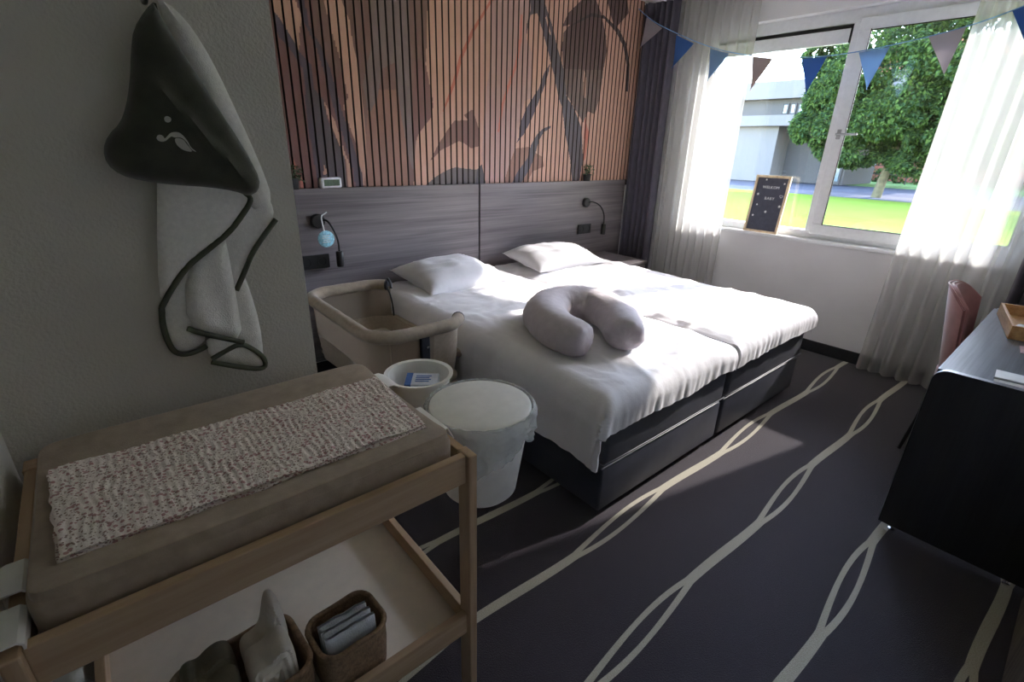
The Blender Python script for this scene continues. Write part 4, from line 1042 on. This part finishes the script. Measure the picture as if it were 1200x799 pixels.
# reeded cabinet front beside the desk (only its lower corner shows)
t = thing('reeded_cabinet', (1.86, -.29, 0), 'grey-brown reeded low cabinet standing beside the desk', 'cabinet')
ob('carcass', box(1.50, 2.255, -.366, -.222, 0, .52, .003), 'reeded', t)
bm = NB()
for i in range(74): tube([(1.507+i*.0101, -.221, .004), (1.507+i*.0101, -.221, .515)], .0045, 6, bm=bm)
tag(ob('reeds', bm, 'reeded', t, True), kind='stuff')
ob('top', box(1.495, 2.26, -.366, -.212, .52, .54, .003), 'headboard_wood', t)

# ------------------------------------------------------------------ outside
GZ = -.10
struct('ground_lawn', box(WX+.3, 24.4, -60, 60, GZ-.2, GZ), 'lawn')
struct('ground_pavement', box(24.4, 27.5, -60, 60, GZ-.2, GZ-.01), 'pavement')
struct('ground_road', box(27.5, 36, -60, 60, GZ-.2, GZ-.03), 'asphalt')
struct('ground_far', box(36, 90, -60, 60, GZ-.2, GZ-.02), 'hedge')
# white building, seen left through the window
FXB = 33.0
def bp(px, py): return onx(px, py, FXB)
zr0, zr1 = bp(880, 97).z, bp(880, 117).z
zs0, zs1 = bp(875, 136).z, bp(875, 148).z
yR = bp(962, 200).y-.6
t = thing('white_building', (FXB, 18, GZ), 'white flat-roofed building with a dark window band across the road', 'building')
ob('roof_parapet', box(FXB, FXB+7.5, yR-5, 40, zr1, zr0), 'facade_white', t)
ob('upper_wall', box(FXB+.5, FXB+7.5, yR-4.5, 39, zs0, zr1), 'facade_grey', t)
ob('canopy_slab', box(FXB-.3, FXB+7.5, yR-5, 40, zs1, zs0), 'facade_white', t)
ob('ground_wall', box(FXB+.2, FXB+7.5, bp(905, 180).y, 39, GZ, zs1), 'facade_white', t)
ob('recess_wall', box(FXB+2.0, FXB+7.5, yR, bp(905, 180).y, GZ, zs1), 'facade_grey', t)
for i in range(5):
    ya = bp(914+i*9, 125).y; yb = bp(921+i*9, 125).y
    wdw = ob('window', box(FXB+.42, FXB+.5, min(ya, yb), max(ya, yb), zs0+.05, zr1-.25), 'dark_frame', t)
    ob('pane', box(FXB+.40, FXB+.43, min(ya, yb)+.08, max(ya, yb)-.08, zs0+.13, zr1-.33), 'far_glass', wdw)
for i in range(2):
    ya = bp(946+i*8, 190).y; d_ = ob('door', box(FXB+1.9, FXB+2.0, ya-.95, ya, GZ, zs1-.2), 'dark_frame', t); ob('pane', box(FXB+1.87, FXB+1.9, ya-.85, ya-.1, GZ+.2, zs1-.4), 'far_glass', d_)
# brick building right
BXB = 46.0
def bq(px, py): return onx(px, py, BXB)
t = thing('brick_building', (BXB, 5, GZ), 'red brick building with tall windows seen beneath the tree', 'building')
ob('brick_wall', box(BXB, BXB+9, -30, yR+3.2, GZ, 9), 'bricks', t)
for i, pxx in enumerate((992, 1022, 1058, 1090, 1120, 1150)):
    p0, p1 = bq(pxx, 205), bq(pxx+13, 165)
    wdw = ob('window', box(BXB-.08, BXB, min(p0.y, p1.y), max(p0.y, p1.y), 1.0, 4.3), 'white_frame', t)
    ob('pane', box(BXB-.1, BXB-.07, min(p0.y, p1.y)+.15, max(p0.y, p1.y)-.15, 1.15, 4.15), 'far_glass', wdw)
t = thing('railing', (41.2, 5, GZ), 'thin dark railing in front of the brick building', 'railing')
ob('top_bar', box(41.2, 41.26, -14, yR+2, 1.0, 1.06), 'dark_frame', t); ob('top_bar', box(41.2, 41.26, -14, yR+2, .45, .5), 'dark_frame', t)
for i in range(14): ob('post', box(41.2, 41.26, -13+i*2.0, -12.94+i*2.0, GZ, 1.05), 'dark_frame', t)
# tree
def leafy(t, name, blobs, n, size, mats, seed):
    rn = random.Random(seed); V = []; F = []; MI = []
    for c, R3, wgt in blobs:
        for i in range(int(n*wgt)):
            while True:
                d = Vector((rn.gauss(0, 1), rn.gauss(0, 1), rn.gauss(0, 1))).normalized(); r = rn.uniform(.55, 1)**.5
                p = Vector(c)+Vector((d.x*R3[0], d.y*R3[1], d.z*R3[2]))*r
                lump = nz(p.x*.9, p.y*.9, p.z*.9+seed)
                if lump+.6*nz(p.x*2.2, p.y*2.2, p.z*2.2) > -.06: break
            m = Matrix.Rotation(rn.uniform(0, 2*PI), 3, 'Z') @ Matrix.Rotation(rn.gauss(.5, .5), 3, 'Y') @ Matrix.Rotation(rn.gauss(0, .5), 3, 'X')
            L = size*rn.uniform(.7, 1.3); W2 = L*.3
            k = len(V); V += [p+m @ Vector(q) for q in ((0, 0, 0), (L*.45, W2, .06*L), (L, 0, -.12*L), (L*.45, -W2, .06*L))]
            F += [(k, k+1, k+2), (k, k+2, k+3)]; mi = 1 if rn.random() < .5 else 0; MI += [mi, mi]
    me = bpy.data.meshes.new(name); me.from_pydata([v-WL[t.name] for v in V], [], F)
    for m in mats: me.materials.append(MATS[m])
    me.polygons.foreach_set('material_index', MI); me.update()
    o = bpy.data.objects.new(name, me); COL.objects.link(o); o.parent = t; WL[o.name] = WL[t.name]; return tag(o, kind='stuff')
base = onz(1026, 231, GZ); topp = onx(1046, 182, base.x)
t = thing('broadleaf_tree', base, 'broad leafy green tree with a slim trunk on the lawn', 'tree')
ob('trunk', tube(chaikin([base-Vector((0, 0, .1)), base.lerp(topp, .5), topp, topp+Vector((.1, -.1, 2.2)), topp+Vector((0, 0, 4))], 2, False), lambda s: .2-.12*s, 14), 'trunk', t, True)
for i in range(9):
    a = i*2.4; s = topp+Vector((0, 0, .3+.25*i)); ob('branch', tube(chaikin([s, s+Vector((math.cos(a)*1.2, math.sin(a)*1.2, .7)), s+Vector((math.cos(a)*2.6, math.sin(a)*2.6, 1.0))], 2, False), lambda q: .09-.07*q, 8), 'trunk', t, True)
cz = topp.z-.35
leafy(t, 'foliage', [((base.x, base.y-1.2, cz+3.4), (3.6, 4.4, 3.5), 1.0), ((base.x-1.0, base.y-3.0, cz+1.6), (2.2, 3.0, 1.7), .5), ((base.x-.6, base.y+1.2, cz+1.3), (1.8, 1.7, 1.5), .35), ((base.x, base.y+2.2, cz+2.6), (1.6, 1.5, 1.4), .25), ((base.x, base.y-3.5, cz+5), (3.4, 4, 3.6), .7), ((base.x-.5, base.y+2.9, cz+1.5), (1, 1, .8), .1), ((base.x, base.y+2.9, cz+4.4), (1.2, 1.3, 1), .12), ((base.x-.8, base.y-1.5, cz+.35), (1.2, 1.6, .7), .14)], 52000, .17, ['tree_leaf', 'tree_leaf_dark'], 21)
t = thing('hedge_row', (43.4, 5, GZ), 'low green hedge behind the thin railing', 'hedge')
leafy(t, 'foliage', [((43.4, -9+i*2.6, .35), (.7, 1.7, .55), .1) for i in range(9)], 5000, .22, ['tree_leaf', 'tree_leaf_dark'], 5)
